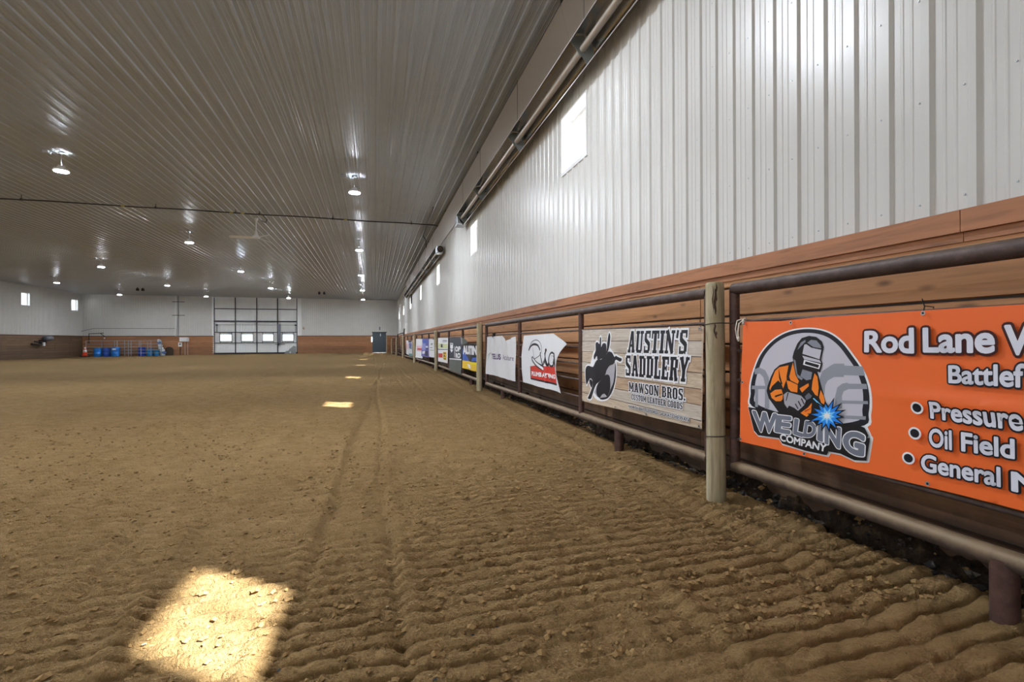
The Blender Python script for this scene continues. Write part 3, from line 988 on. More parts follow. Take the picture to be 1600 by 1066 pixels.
# ------------------------------------------------------------------ printed banners
ART = {'ads': {'blk1': [(1.4717, 0.8589), (2.2053, 0.87), (2.2041, 0.8312), (1.4705, 0.8208)],
         'blk2': [(1.6337, 0.7847), (1.8273, 0.7895), (2.108, 0.71), (1.9199, 0.7001), (1.7295, 0.7385), (1.6633, 0.6924), (1.4995, 0.6876)],
         'blk3': [(1.4651, 0.6463), (2.1989, 0.6568), (2.198, 0.6266), (1.4641, 0.6149)],
         'blue': [(-0.1382, 0.9727), (2.4811, 0.9967), (2.4805, 0.9754), (-0.139, 0.9484)],
         'green': [(-0.0536, 1.1883), (2.4569, 1.1873), (2.452, 1.0217), (-0.0595, 1.0123)],
         'grey': [(1.3194, 1.3288), (2.3559, 1.3256), (2.3543, 1.2723), (1.3177, 1.2724)],
         'ink': [(0.617, 1.1676), (1.1102, 1.1678), (1.1063, 1.0448), (0.613, 1.0439)],
         'outline': [(-0.162, 1.4181), (2.5227, 1.3991), (2.4964, 0.5055), (-0.2331, 0.4706)],
         'red1': [(-0.0281, 0.8009), (1.0991, 0.8169), (1.094, 0.6572), (-0.0334, 0.6418)],
         'yel': [(1.3393, 0.8898), (2.2674, 0.9034), (2.2585, 0.6029), (1.3301, 0.5969)]},
 'auto': {'blue': [(0.2121, 1.0778), (0.625, 0.8943), (1.0894, 0.7231), (0.1624, 0.7201)],
          'corner': [(0.2404, 1.4035), (0.6356, 1.3401), (1.0288, 1.2581), (0.6324, 1.203), (0.2142, 1.1659)],
          'lt': [(1.7008, 0.8448), (2.1054, 0.854), (2.1034, 0.7612), (1.5299, 0.7397)],
          'navy': [(0.2072, 0.875), (2.1853, 0.941), (2.1496, 0.7291), (0.1624, 0.7201)],
          'outline': [(0.2144, 1.1747), (1.2797, 1.2058), (2.1903, 1.1791), (2.1831, 0.8411), (2.1134, 0.496), (0.1156, 0.4915)],
          'text': [(0.3356, 1.158), (2.19, 1.1638), (2.1536, 0.9171), (0.3293, 0.8956)],
          'white': [(0.8099, 0.6364), (1.3549, 0.6434), (1.5252, 0.53), (0.9938, 0.5355)],
          'yell2': [(1.2685, 0.7134), (2.1495, 0.7245), (2.1403, 0.6547), (1.4421, 0.6553)],
          'yellow': [(0.1624, 0.7201), (2.1496, 0.7291), (2.1134, 0.496), (0.1156, 0.4915)]},
 'backing': [(0.0689, 0.8098), (0.2532, 0.8107), (0.4592, 0.81), (0.6613, 0.8024), (0.7974, 0.7996), (0.8898, 0.8189), (0.9378, 0.8072), (0.9579, 0.7708), (0.9532, 0.7552), (0.9671, 0.7578), (0.9495, 0.6336), (0.8808, 0.6211),
             (0.7966, 0.6394), (0.7201, 0.6358), (0.7071, 0.6107), (0.5523, 0.6041), (0.3697, 0.6124), (0.3424, 0.643), (0.165, 0.6293), (0.1263, 0.6548)],
 'beam': [(0.611, 0.9293), (0.6206, 0.933), (0.6918, 0.8856), (0.6978, 0.8706)],
 'bluead': {'black': [(2.4678, 0.9636), (3.043, 0.9707), (3.0406, 0.9127), (2.4653, 0.9042)],
            'lilac': [(0.8033, 1.2281), (2.282, 1.2504), (2.2661, 0.8713), (0.6964, 0.8462)],
            'navy': [(2.264, 0.8214), (3.0375, 0.8354), (3.0276, 0.5935), (1.8484, 0.5807)],
            'outline': [(0.5407, 1.4197), (3.4648, 1.3937), (3.4302, 0.5287), (0.4316, 0.5207)],
            'round_': [(1.0297, 1.3332), (1.8817, 1.3615), (2.6767, 1.3095), (2.6727, 1.2114), (1.8735, 1.169), (1.0246, 1.218)],
            'white1': [(2.3734, 1.0618), (3.1402, 1.0682), (3.1367, 0.9815), (2.3696, 0.9723)],
            'white2': [(0.7826, 0.7631), (2.0633, 0.8279), (2.0573, 0.687), (0.7769, 0.6361)]},
 'bronco': [[(0.1166, 0.9344), (0.1986, 0.9739), (0.3429, 0.9654), (0.407, 1.0241), (0.4695, 1.0583), (0.5546, 1.0612), (0.6726, 1.1164), (0.7413, 1.1566), (0.8299, 1.1454), (0.8836, 1.1001), (0.9157, 1.1148), (0.9785, 1.1),
             (1.0501, 1.0877), (1.0397, 1.0634), (0.9988, 1.0551), (0.9154, 1.0716), (0.8614, 1.0222), (0.7623, 0.9978), (0.694, 0.9436), (0.6472, 0.8794), (0.5037, 0.7964), (0.4419, 0.7651), (0.3784, 0.6901), (0.3003, 0.5829),
             (0.1891, 0.573), (0.2484, 0.6343), (0.3407, 0.7407), (0.3284, 0.8046), (0.2635, 0.8216), (0.202, 0.7842), (0.1475, 0.7378), (0.1155, 0.8224)],
            [(0.2369, 0.8033), (0.3026, 0.8081), (0.3435, 0.7733), (0.3068, 0.7139), (0.2496, 0.7527)],
            [(0.4092, 1.2464), (0.4641, 1.2615), (0.5129, 1.2405), (0.5233, 1.3119), (0.5522, 1.3117), (0.556, 1.2073), (0.5992, 1.2471), (0.6784, 1.2413), (0.6869, 1.1678), (0.6071, 1.0837), (0.5547, 1.0696), (0.4695, 1.053),
             (0.4452, 1.1), (0.382, 1.0532), (0.3621, 1.0977), (0.4134, 1.1632)],
            [(0.7545, 1.3627), (0.7877, 1.3401), (0.7827, 1.2799), (0.7416, 1.1789), (0.6726, 1.1164), (0.5833, 1.0705), (0.6915, 1.1679), (0.7153, 1.2699)],
            [(0.6705, 0.8912), (0.7613, 0.8869), (0.7828, 0.8079), (0.7709, 0.7265), (0.7094, 0.6496), (0.6453, 0.6717), (0.5793, 0.6568), (0.5165, 0.6105), (0.4409, 0.6619), (0.4666, 0.7618), (0.5523, 0.8211)],
            [(0.9044, 1.0339), (0.9185, 0.956), (0.8962, 0.8366), (0.8304, 0.722), (0.7184, 0.6323), (0.5788, 0.5985), (0.5262, 0.6137), (0.714, 0.6501), (0.7866, 0.738), (0.8574, 0.8237), (0.8842, 0.9245)]],
 'bullets': [(1.2046, 0.9475), (1.1924, 0.8221), (1.163, 0.6943)],
 'company': [(0.3541, 0.6755), (0.713, 0.6743), (0.7035, 0.6275), (0.3538, 0.6272)],
 'coop': {'bar': [(1.3503, 1.1153), (1.6243, 1.1178), (1.6148, 0.7611), (1.3407, 0.7627)],
          'glare': [(2.6229, 1.3895), (2.858, 1.3877), (2.8111, 1.2001), (2.683, 1.1995)],
          'grey': [(0.3179, 0.6597), (2.7351, 0.7104), (2.7246, 0.2905), (0.3074, 0.2959)],
          'outline': [(0.2538, 1.4076), (2.858, 1.3877), (2.7572, 0.7417), (0.3188, 0.6909)],
          'shield': [(0.475, 1.2207), (1.07, 1.2163), (1.0655, 1.0531), (0.7716, 1.0089), (0.4701, 1.0498)],
          'shield_in': [(0.5855, 1.1944), (0.9641, 1.1919), (0.9632, 1.1619), (0.5846, 1.1657)],
          'strip': [(0.3472, 0.6918), (2.736, 0.7464), (2.7351, 0.7104), (0.3463, 0.6607)],
          't1': [(1.6975, 1.1184), (2.6163, 1.1267), (2.6122, 0.9635), (1.693, 0.9457)],
          't2': [(1.7645, 0.9051), (2.6112, 0.9236), (2.6072, 0.7639), (1.7603, 0.7464)],
          'vee': [(0.4408, 1.0041), (0.7414, 0.897), (1.0901, 0.9977), (0.9588, 1.0017), (0.7427, 0.9436), (0.5801, 1.0061)]},
 'emblem': [(0.0808, 0.8113), (0.0661, 0.8972), (0.0697, 0.9852), (0.1126, 1.1076), (0.1717, 1.2008), (0.2702, 1.2803), (0.389, 1.332), (0.5116, 1.3528), (0.6254, 1.3498), (0.7212, 1.3239), (0.8013, 1.2698), (0.8679, 1.1926),
            (0.9226, 1.1183), (0.9577, 1.037), (0.9704, 0.9554), (0.9658, 0.8803), (0.9435, 0.8103), (0.708, 0.7537), (0.3603, 0.7654)],
 'fingers': [[(0.4692, 0.879), (0.4775, 0.8823), (0.4995, 0.8547), (0.4926, 0.8494)], [(0.4928, 0.8986), (0.5011, 0.9018), (0.5227, 0.871), (0.5159, 0.8668)],
             [(0.5175, 0.9181), (0.5256, 0.9212), (0.5482, 0.8862), (0.5416, 0.8821)], [(0.4112, 0.945), (0.4199, 0.9441), (0.4008, 0.8893), (0.3949, 0.891)]],
 'folds': [[(0.3336, 1.0929), (0.3484, 1.0411), (0.3668, 0.9958), (0.3556, 0.9891), (0.337, 1.0345)], [(0.2791, 0.9768), (0.3331, 1.0048), (0.3593, 0.9894), (0.3024, 0.9788), (0.2592, 0.9482)],
           [(0.302, 0.9136), (0.3627, 0.9344), (0.3664, 0.9261), (0.3019, 0.9018)], [(0.5454, 0.8479), (0.5947, 0.8707), (0.5927, 0.8623), (0.5453, 0.8369)]],
 'glove': [(0.376, 0.9271), (0.4069, 0.9486), (0.519, 0.936), (0.5557, 0.9096), (0.5456, 0.8826), (0.4946, 0.8396), (0.4634, 0.8541), (0.4223, 0.8632), (0.4078, 0.8442), (0.3831, 0.87)],
 'helmet': [(0.4531, 1.1698), (0.4653, 1.2068), (0.4933, 1.2577), (0.5275, 1.291), (0.5806, 1.3037), (0.6319, 1.2967), (0.6692, 1.2715), (0.6825, 1.2373), (0.67, 1.1843), (0.665, 1.164), (0.676, 1.1396), (0.659, 1.0874),
            (0.6246, 1.0961), (0.6065, 1.0411), (0.5727, 1.0305), (0.5194, 1.0292), (0.4853, 1.0491), (0.4683, 1.1167)],
 'hgrey': [[(0.5687, 1.2623), (0.5967, 1.2797), (0.635, 1.2753), (0.6629, 1.2477), (0.6678, 1.2286), (0.6126, 1.2365)], [(0.5206, 1.2633), (0.5542, 1.2798), (0.5575, 1.2689), (0.5034, 1.2243), (0.4931, 1.2174)],
           [(0.5333, 1.0988), (0.6054, 1.0853), (0.5975, 1.0426), (0.5629, 1.0336), (0.5162, 1.0551)],
           [(0.4636, 1.1605), (0.4789, 1.1498), (0.4923, 1.0675), (0.5363, 1.0415), (0.5262, 1.032), (0.4936, 1.0463), (0.4731, 1.1001)]],
 'hslot': [(0.547, 1.1589), (0.6661, 1.1365), (0.656, 1.1063), (0.5388, 1.1277)],
 'hslot_in': [(0.5575, 1.1494), (0.6562, 1.1308), (0.6492, 1.1134), (0.5521, 1.1327)],
 'hvisor': [[(0.5474, 1.2496), (0.562, 1.2535), (0.5997, 1.2321), (0.669, 1.2202), (0.6576, 1.1648), (0.6123, 1.1762), (0.5338, 1.1943)], [(0.5324, 1.1832), (0.5994, 1.1704), (0.6575, 1.1595), (0.6698, 1.143), (0.547, 1.1611)]],
 'moon': [(0.7416, 1.1789), (0.83, 1.1503), (0.9047, 1.0732), (0.923, 0.9758), (0.9028, 0.8567), (0.837, 0.7226), (0.7138, 0.6277), (0.5621, 0.5925), (0.4404, 0.6055), (0.373, 0.652), (0.4292, 0.7374), (0.5765, 0.854),
          (0.6945, 1.0048)],
 'orange': [[(0.3374, 1.1019), (0.4186, 1.119), (0.4002, 1.0474), (0.4015, 1.0274), (0.3853, 0.9973), (0.3718, 0.9672), (0.3571, 0.9951), (0.3294, 1.0163), (0.2869, 0.9834), (0.2592, 0.944), (0.2514, 0.9565), (0.2754, 1.0243),
             (0.3029, 1.0765)],
            [(0.2599, 0.9243), (0.3022, 0.9521), (0.3569, 0.9601), (0.3701, 0.9265), (0.3663, 0.897), (0.3513, 0.8825), (0.3095, 0.8778), (0.2723, 0.8957)],
            [(0.4233, 1.0461), (0.4544, 1.1387), (0.4771, 1.0581), (0.5024, 1.0235), (0.492, 1.0059), (0.4325, 1.0251)], [(0.4, 1.0215), (0.4289, 1.018), (0.492, 1.0004), (0.4883, 0.9524), (0.4357, 0.9547), (0.4143, 0.971)],
            [(0.6195, 1.0807), (0.6402, 1.0606), (0.6493, 0.9973), (0.6428, 0.9461), (0.6239, 0.9522), (0.5985, 0.9821), (0.6052, 1.0313)], [(0.6629, 0.9853), (0.6848, 0.9478), (0.6991, 0.897), (0.6674, 0.909), (0.6521, 0.9391)],
            [(0.5056, 0.9792), (0.574, 1.0169), (0.5791, 1.001), (0.5258, 0.9561)], [(0.5116, 0.8285), (0.5719, 0.8705), (0.5994, 0.901), (0.5926, 0.8406), (0.5598, 0.8115)]],
 'otext': [('Rod', [(0.9338, 1.3254), (1.1945, 1.3377), (1.194, 1.2085), (0.9333, 1.2098)], 1), ('Lane', [(1.2354, 1.3352), (1.5309, 1.3461), (1.5304, 1.2176), (1.235, 1.2148)], 1),
           ('W', [(1.5618, 1.3381), (1.7184, 1.3471), (1.7179, 1.2059), (1.5614, 1.2149)], 1), ('Battlef', [(1.3466, 1.1615), (1.6296, 1.1809), (1.6292, 1.0804), (1.3463, 1.078)], 0),
           ('Pressure', [(1.2639, 0.9851), (1.6236, 1.0038), (1.6232, 0.903), (1.2636, 0.9039)], 0), ('Oil', [(1.256, 0.8594), (1.3558, 0.8645), (1.3554, 0.7711), (1.2557, 0.7701)], 0),
           ('Field', [(1.3939, 0.8635), (1.5939, 0.8684), (1.5937, 0.7844), (1.3936, 0.7754)], 0), ('General', [(1.2204, 0.7297), (1.5424, 0.7415), (1.5421, 0.6542), (1.22, 0.6444)], 0),
           ('M', [(1.5786, 0.733), (1.6872, 0.7403), (1.687, 0.6511), (1.5783, 0.6506)], 0)],
 'pipes': [[(0.6511, 1.0393), (0.6729, 1.0958), (0.7305, 1.1332), (0.751, 1.1431), (0.8105, 1.1456), (0.8124, 1.1351), (0.9181, 1.1349), (0.9314, 1.0852), (0.8102, 1.0808), (0.8101, 1.0703), (0.7506, 1.0663), (0.7094, 1.0436),
            (0.6936, 1.0151), (0.6881, 0.96), (0.6669, 0.9578)],
           [(0.7582, 0.9581), (0.7704, 1.0082), (0.8002, 1.0327), (0.8341, 1.0407), (0.835, 1.0355), (0.9401, 1.0423), (0.9453, 1.0151), (0.8387, 1.0055), (0.8098, 0.9897), (0.7999, 0.9625), (0.8015, 0.8924), (0.7578, 0.8868)],
           [(0.7998, 0.9379), (0.9485, 0.9512), (0.9502, 0.9348), (0.7997, 0.9203)], [(0.7697, 0.8529), (0.9393, 0.8682), (0.9375, 0.8495), (0.7696, 0.8334)],
           [(0.1094, 1.0749), (0.1566, 1.0924), (0.2137, 1.0752), (0.2441, 1.0299), (0.2521, 0.9784), (0.2512, 0.8221), (0.2122, 0.8172), (0.2131, 0.9752), (0.1964, 1.0267), (0.1636, 1.0511), (0.1196, 1.0409)],
           [(0.0938, 0.962), (0.2159, 0.9702), (0.2158, 0.9481), (0.0906, 0.9367)], [(0.1235, 0.9397), (0.1499, 0.9421), (0.1521, 0.8202), (0.1257, 0.8169)]],
 'purplead': {'aqua': [(3.7361, 0.9404), (5.2682, 0.9551), (5.2621, 0.8497), (3.7294, 0.8301)],
              'blue': [(3.7513, 1.1885), (5.2805, 1.1658), (5.259, 0.797), (3.5277, 0.8275)],
              'dark': [(2.9408, 1.3416), (5.4722, 1.3365), (5.2836, 1.2184), (2.9329, 1.2147)],
              'outline': [(1.271, 1.3539), (5.9347, 1.3227), (5.8079, 0.3387), (1.1168, 0.4111)],
              'pink': [(1.3956, 1.1535), (3.1363, 1.1309), (2.9046, 0.7631), (1.3687, 0.741)],
              'teal': [(3.3029, 0.4898), (5.6046, 0.5153), (5.5948, 0.3456), (3.2926, 0.322)]},
 'redad': {'band': [(1.0602, 0.9159), (3.021, 0.9173), (3.0169, 0.829), (1.0557, 0.826)],
           'outline': [(0.3103, 1.428), (3.4281, 1.4008), (3.3824, 0.4036), (0.137, 0.3563)],
           'red': [(0.6398, 1.0307), (3.1496, 1.0727), (3.2549, 0.7453), (0.6253, 0.7427)]},
 'rider_white': [(0.3524, 1.1514), (0.4285, 1.1762), (0.4125, 1.0777), (0.3429, 0.9654), (0.2465, 0.963), (0.2734, 1.0189)],
 'riva_fold': [(1.7865, 1.3788), (2.4264, 1.2373), (2.1044, 1.1298), (1.9167, 1.0123), (1.8352, 0.9048), (1.8131, 1.0718)],
 'riva_navy': [(0.599, 0.8457), (0.6124, 0.6458), (1.187, 0.65), (1.9035, 0.6486), (1.8979, 0.6689), (1.1873, 0.6716), (0.6689, 0.6655), (0.6554, 0.8484)],
 'riva_outline': [(0.2083, 1.3735), (1.7561, 1.3877), (2.1065, 1.3096), (2.4264, 1.2373), (2.2691, 1.1921), (2.1044, 1.1298), (1.9901, 1.0661), (1.9167, 1.0123), (1.8591, 0.9059), (1.8844, 0.7823), (1.9854, 0.6656),
                  (2.1255, 0.546), (1.9259, 0.5522), (1.5246, 0.5499), (1.0782, 0.5463), (0.1963, 0.5529), (0.11, 0.771), (0.0912, 1.0273)],
 'riva_red': [(0.6153, 0.8526), (0.8592, 0.8759), (1.8111, 0.9036), (1.8579, 0.8015), (1.8977, 0.6523), (1.187, 0.6522), (0.6124, 0.6458)],
 'riva_strokes': [([(0.4961, 1.1178), (0.5877, 1.1986), (0.7288, 1.2656), (0.9406, 1.295), (1.1058, 1.2658), (1.1941, 1.192), (1.2002, 1.124), (1.121, 1.0539), (0.9742, 1.0093), (0.8302, 0.9966), (0.7666, 1.1642)], 0.012),
                  ([(0.5045, 1.1241), (0.6482, 1.193), (0.8448, 1.2243), (1.0323, 1.2079), (1.1293, 1.1399)], 0.035), ([(0.7249, 0.9837), (0.8979, 0.9247), (1.0827, 0.8826), (1.2598, 0.8604)], 0.05),
                  ([(1.1571, 1.0776), (1.1986, 0.9992), (1.2606, 0.9224), (1.3473, 0.9817), (1.3823, 1.0717), (1.4334, 1.1391)], 0.03), ([(1.3486, 1.082), (1.4147, 0.9841), (1.4801, 0.9097), (1.5462, 0.9779)], 0.03),
                  ([(1.7676, 1.0759), (1.6592, 1.0892), (1.5567, 1.0434), (1.5299, 0.9664), (1.6096, 0.9156), (1.7197, 0.9312), (1.7819, 0.9971)], 0.035), ([(1.7829, 1.0815), (1.8001, 0.9978), (1.8113, 0.9194)], 0.03)],
 'riva_text': [('PLUMB', [(0.6624, 0.7738), (1.2169, 0.7847), (1.216, 0.711), (0.6614, 0.7013)]), ('ATING', [(1.2309, 0.7855), (1.8458, 0.7882), (1.845, 0.7223), (1.23, 0.7108)])],
 'riva_white': [([(0.7524, 0.9846), (0.9169, 0.9254), (1.1007, 0.8812), (1.2769, 0.8444)], 0.022), ([(1.1783, 1.0724), (1.2197, 0.9999), (1.2746, 0.932)], 0.012),
                ([(1.7522, 1.0702), (1.6591, 1.0764), (1.5792, 1.0387), (1.5558, 0.9674), (1.6193, 0.9289), (1.7043, 0.9411)], 0.014)],
 'sad_outline': [(0.0171, 1.4135), (2.4364, 1.3913), (2.4186, 0.5643), (0.0077, 0.5164)],
 'sadtext': [("AUSTIN'S", [(1.2198, 1.3769), (2.2382, 1.3674), (2.2156, 1.1623), (1.1812, 1.1553)], 1), ('SADDLERY', [(1.1343, 1.1249), (2.2635, 1.1383), (2.2321, 0.9271), (1.1324, 0.9141)], 1),
             ('MAWSON BROS.', [(1.2016, 0.8492), (2.2044, 0.8684), (2.2037, 0.768), (1.2008, 0.7552)], 1), ('CUSTOM LEATHER GOODS', [(1.2551, 0.7327), (2.1635, 0.7497), (2.1631, 0.6898), (1.2546, 0.675)], 1),
             ('NORTH BATTLEFORD, SASKATCHEWAN', [(1.195, 0.6135), (2.26, 0.6348), (2.2567, 0.5956), (1.1946, 0.5777)], 0)],
 'star': [[(0.8251, 0.8478), (0.7821, 0.8327), (0.8355, 0.8012), (0.7655, 0.8094), (0.7878, 0.7635), (0.7385, 0.7918), (0.7296, 0.7435), (0.706, 0.7836), (0.673, 0.7442), (0.6743, 0.7866), (0.6299, 0.7639), (0.6501, 0.8005),
           (0.5665, 0.7793), (0.6384, 0.8228), (0.5667, 0.831), (0.642, 0.8487), (0.5963, 0.8785), (0.66, 0.8728), (0.645, 0.9119), (0.6884, 0.8901), (0.6996, 0.9264), (0.7213, 0.8972), (0.761, 0.9526), (0.752, 0.8932),
           (0.8093, 0.928), (0.7747, 0.8789), (0.8336, 0.8905), (0.7854, 0.8574)],
          [(0.8017, 0.8463), (0.7669, 0.8345), (0.81, 0.8094), (0.754, 0.8163), (0.7721, 0.7798), (0.7329, 0.8027), (0.7261, 0.7644), (0.7077, 0.7965), (0.6819, 0.7652), (0.6833, 0.7989), (0.6484, 0.7808), (0.6647, 0.8097),
           (0.5995, 0.793), (0.6557, 0.8269), (0.5996, 0.8331), (0.6585, 0.8468), (0.6224, 0.87), (0.6723, 0.8654), (0.6601, 0.8962), (0.6942, 0.8788), (0.7026, 0.9078), (0.7196, 0.8845), (0.7509, 0.9287), (0.7434, 0.8814),
           (0.7892, 0.9096), (0.7611, 0.8704), (0.8085, 0.88), (0.7695, 0.8537)],
          [(0.7674, 0.8399), (0.7398, 0.8321), (0.7574, 0.8049), (0.7234, 0.8197), (0.7117, 0.789), (0.7022, 0.817), (0.6707, 0.7978), (0.6861, 0.8253), (0.6533, 0.8252), (0.683, 0.8409), (0.6654, 0.8562), (0.6943, 0.8563),
           (0.691, 0.8891), (0.7146, 0.8642), (0.7384, 0.8913), (0.7341, 0.8609), (0.7687, 0.871), (0.744, 0.8483)],
          [(0.7413, 0.8444), (0.729, 0.8379), (0.7387, 0.8251), (0.72, 0.8298), (0.7135, 0.8149), (0.7072, 0.8279), (0.6909, 0.8201), (0.6981, 0.8335), (0.6835, 0.8363), (0.6982, 0.8432), (0.6939, 0.8528), (0.7073, 0.8514),
           (0.7138, 0.8677), (0.7201, 0.8531), (0.7375, 0.8619), (0.729, 0.8475)]],
 'suit': [(0.465, 1.1476), (0.4079, 1.134), (0.3412, 1.1167), (0.2952, 1.085), (0.2637, 1.0354), (0.2355, 0.9732), (0.2273, 0.9362), (0.247, 0.8899), (0.2784, 0.8635), (0.3322, 0.8463), (0.3358, 0.8057), (0.4631, 0.7948),
          (0.7095, 0.8011), (0.7128, 0.8621), (0.7039, 0.8975), (0.68, 0.9684), (0.6617, 0.9984), (0.6496, 1.0613), (0.6372, 1.0978), (0.5861, 1.0896)],
 'telus_outline': [(-0.0014, 1.3738), (0.8187, 1.3794), (1.5775, 1.3896), (1.6933, 1.3375), (1.8348, 1.2793), (2.1357, 1.3249), (2.4447, 1.3663), (2.4691, 1.0164), (2.4813, 0.5265), (1.961, 0.5152), (1.0032, 0.5301),
                   (-0.0729, 0.5103), (-0.0801, 0.9507)],
 'telus_swoosh': [([(0.0519, 0.9289), (0.2425, 0.9837), (0.4631, 1.0214)], 0.012), ([(0.2795, 0.9682), (0.1277, 0.8893), (0.0732, 0.8374)], 0.01)],
 'telus_text': [('TELUS', [(0.5057, 1.0013), (1.2985, 1.0088), (1.2964, 0.8868), (0.5034, 0.8769)]), ('Aculture', [(1.4636, 1.0083), (2.3383, 0.9994), (2.3367, 0.9012), (1.4618, 0.8985)])],
 'torch': [(0.5405, 0.9355), (0.579, 0.9683), (0.6099, 0.9454), (0.5995, 0.927), (0.5589, 0.9062)],
 'torchcore': [(0.5492, 0.9347), (0.5789, 0.9596), (0.6034, 0.9436), (0.595, 0.9303), (0.5616, 0.913)],
 'welding': [('W', [(0.1061, 0.7914), (0.3293, 0.7991), (0.3098, 0.6642), (0.1419, 0.6517)]), ('E', [(0.3199, 0.7906), (0.4505, 0.7983), (0.4369, 0.6813), (0.3052, 0.6761)]),
             ('L', [(0.4699, 0.7907), (0.5634, 0.7876), (0.5343, 0.6816), (0.4586, 0.6886)]), ('D', [(0.5553, 0.7897), (0.6422, 0.7897), (0.6263, 0.6951), (0.5343, 0.685)]),
             ('I', [(0.6498, 0.7811), (0.6838, 0.7816), (0.6834, 0.6798), (0.6417, 0.6849)]), ('N', [(0.6969, 0.7821), (0.8025, 0.7865), (0.7967, 0.6643), (0.6945, 0.6755)]),
             ('G', [(0.8196, 0.78), (0.9439, 0.7771), (0.937, 0.6427), (0.8088, 0.6606)])],
 'whitead': {'ink1': [(2.0428, 1.1615), (2.6846, 1.2086), (2.605, 1.1642), (2.2852, 1.1089)],
             'ink2': [(1.7874, 1.0137), (2.5994, 1.0139), (2.5984, 0.9874), (1.7863, 0.9861)],
             'ink3': [(1.7831, 0.9036), (2.9042, 0.9041), (2.9034, 0.8832), (1.7823, 0.8816)],
             'ink4': [(2.6138, 1.4027), (3.1483, 1.3995), (3.1466, 1.353), (2.69, 1.3547)],
             'outline': [(1.4257, 1.3913), (3.3393, 1.3727), (3.3109, 0.5825), (1.3236, 0.569)]}}



_tc = {}


def text_mesh(body, offset):
    key = (body, offset)
    if key in _tc: return _tc[key]
    cu = bpy.data.curves.new('t', 'FONT')
    cu.body = body; cu.size = 1.0; cu.offset = offset; cu.fill_mode = 'FRONT'; cu.dimensions = '2D'; cu.resolution_u = 4
    ob = bpy.data.objects.new('t', cu); COL.objects.link(ob)
    dg = bpy.context.evaluated_depsgraph_get(); dg.update()
    me_ = ob.evaluated_get(dg).to_mesh()
    r = ([tuple(v.co[:2]) for v in me_.vertices], [tuple(p.vertices) for p in me_.polygons])
    ob.evaluated_get(dg).to_mesh_clear()
    bpy.data.objects.remove(ob); bpy.data.curves.remove(cu)
    _tc[key] = r
    return r


def warp(vs, bb, quad):
    x0, y0, x1, y1 = bb
    TL, TR, BR, BL = quad
    out = []
    for x, y in vs:
        u, v = (x - x0) / (x1 - x0), (y - y0) / (y1 - y0)
        out.append(tuple((BL[k] * (1 - u) + BR[k] * u) * (1 - v) + (TL[k] * (1 - u) + TR[k] * u) * v for k in (0, 1)))
    return out


def bbox(vs):
    return min(v[0] for v in vs), min(v[1] for v in vs), max(v[0] for v in vs), max(v[1] for v in vs)


def text_layer(body, quad, bold=0.0, extra=0.0):
    """(verts, faces) of the words stretched into the quad; bold and extra thicken the letters along their edges"""
    vs, fs = text_mesh(body, 0.0)
    x0, y0, x1, y1 = bbox(vs)
    vs, fs = list(vs), list(fs)
    h = bold + extra
    if h > 0:
        cnt = {}
        for f in fs:
            for a, b in zip(f, f[1:] + f[:1]):
                k = (min(a, b), max(a, b)); cnt[k] = cnt.get(k, 0) + 1
        edge = [k for k, n_ in cnt.items() if n_ == 1]
        seen = set()
        base = list(vs)
        for a, b in edge:
            (ax, ay), (bx, by) = base[a], base[b]
            L = math.hypot(bx - ax, by - ay)
            if L > 1e-6:
                ux, uy = (bx - ax) / L * h, (by - ay) / L * h
                n_ = len(vs)
                vs += [(ax - uy, ay + ux), (ax + uy, ay - ux), (bx + uy, by - ux), (bx - uy, by + ux)]
                fs.append((n_, n_ + 1, n_ + 2, n_ + 3))
            for p in (a, b):
                if p in seen: continue
                seen.add(p)
                n_ = len(vs)
                vs += [(base[p][0] + h * math.cos(k * PI / 4 + PI / 8), base[p][1] + h * math.sin(k * PI / 4 + PI / 8)) for k in range(8)]
                fs.append(tuple(range(n_, n_ + 8)))
    return ('mesh', warp(vs, (x0 - bold, y0 - bold, x1 + bold, y1 + bold), quad), fs)


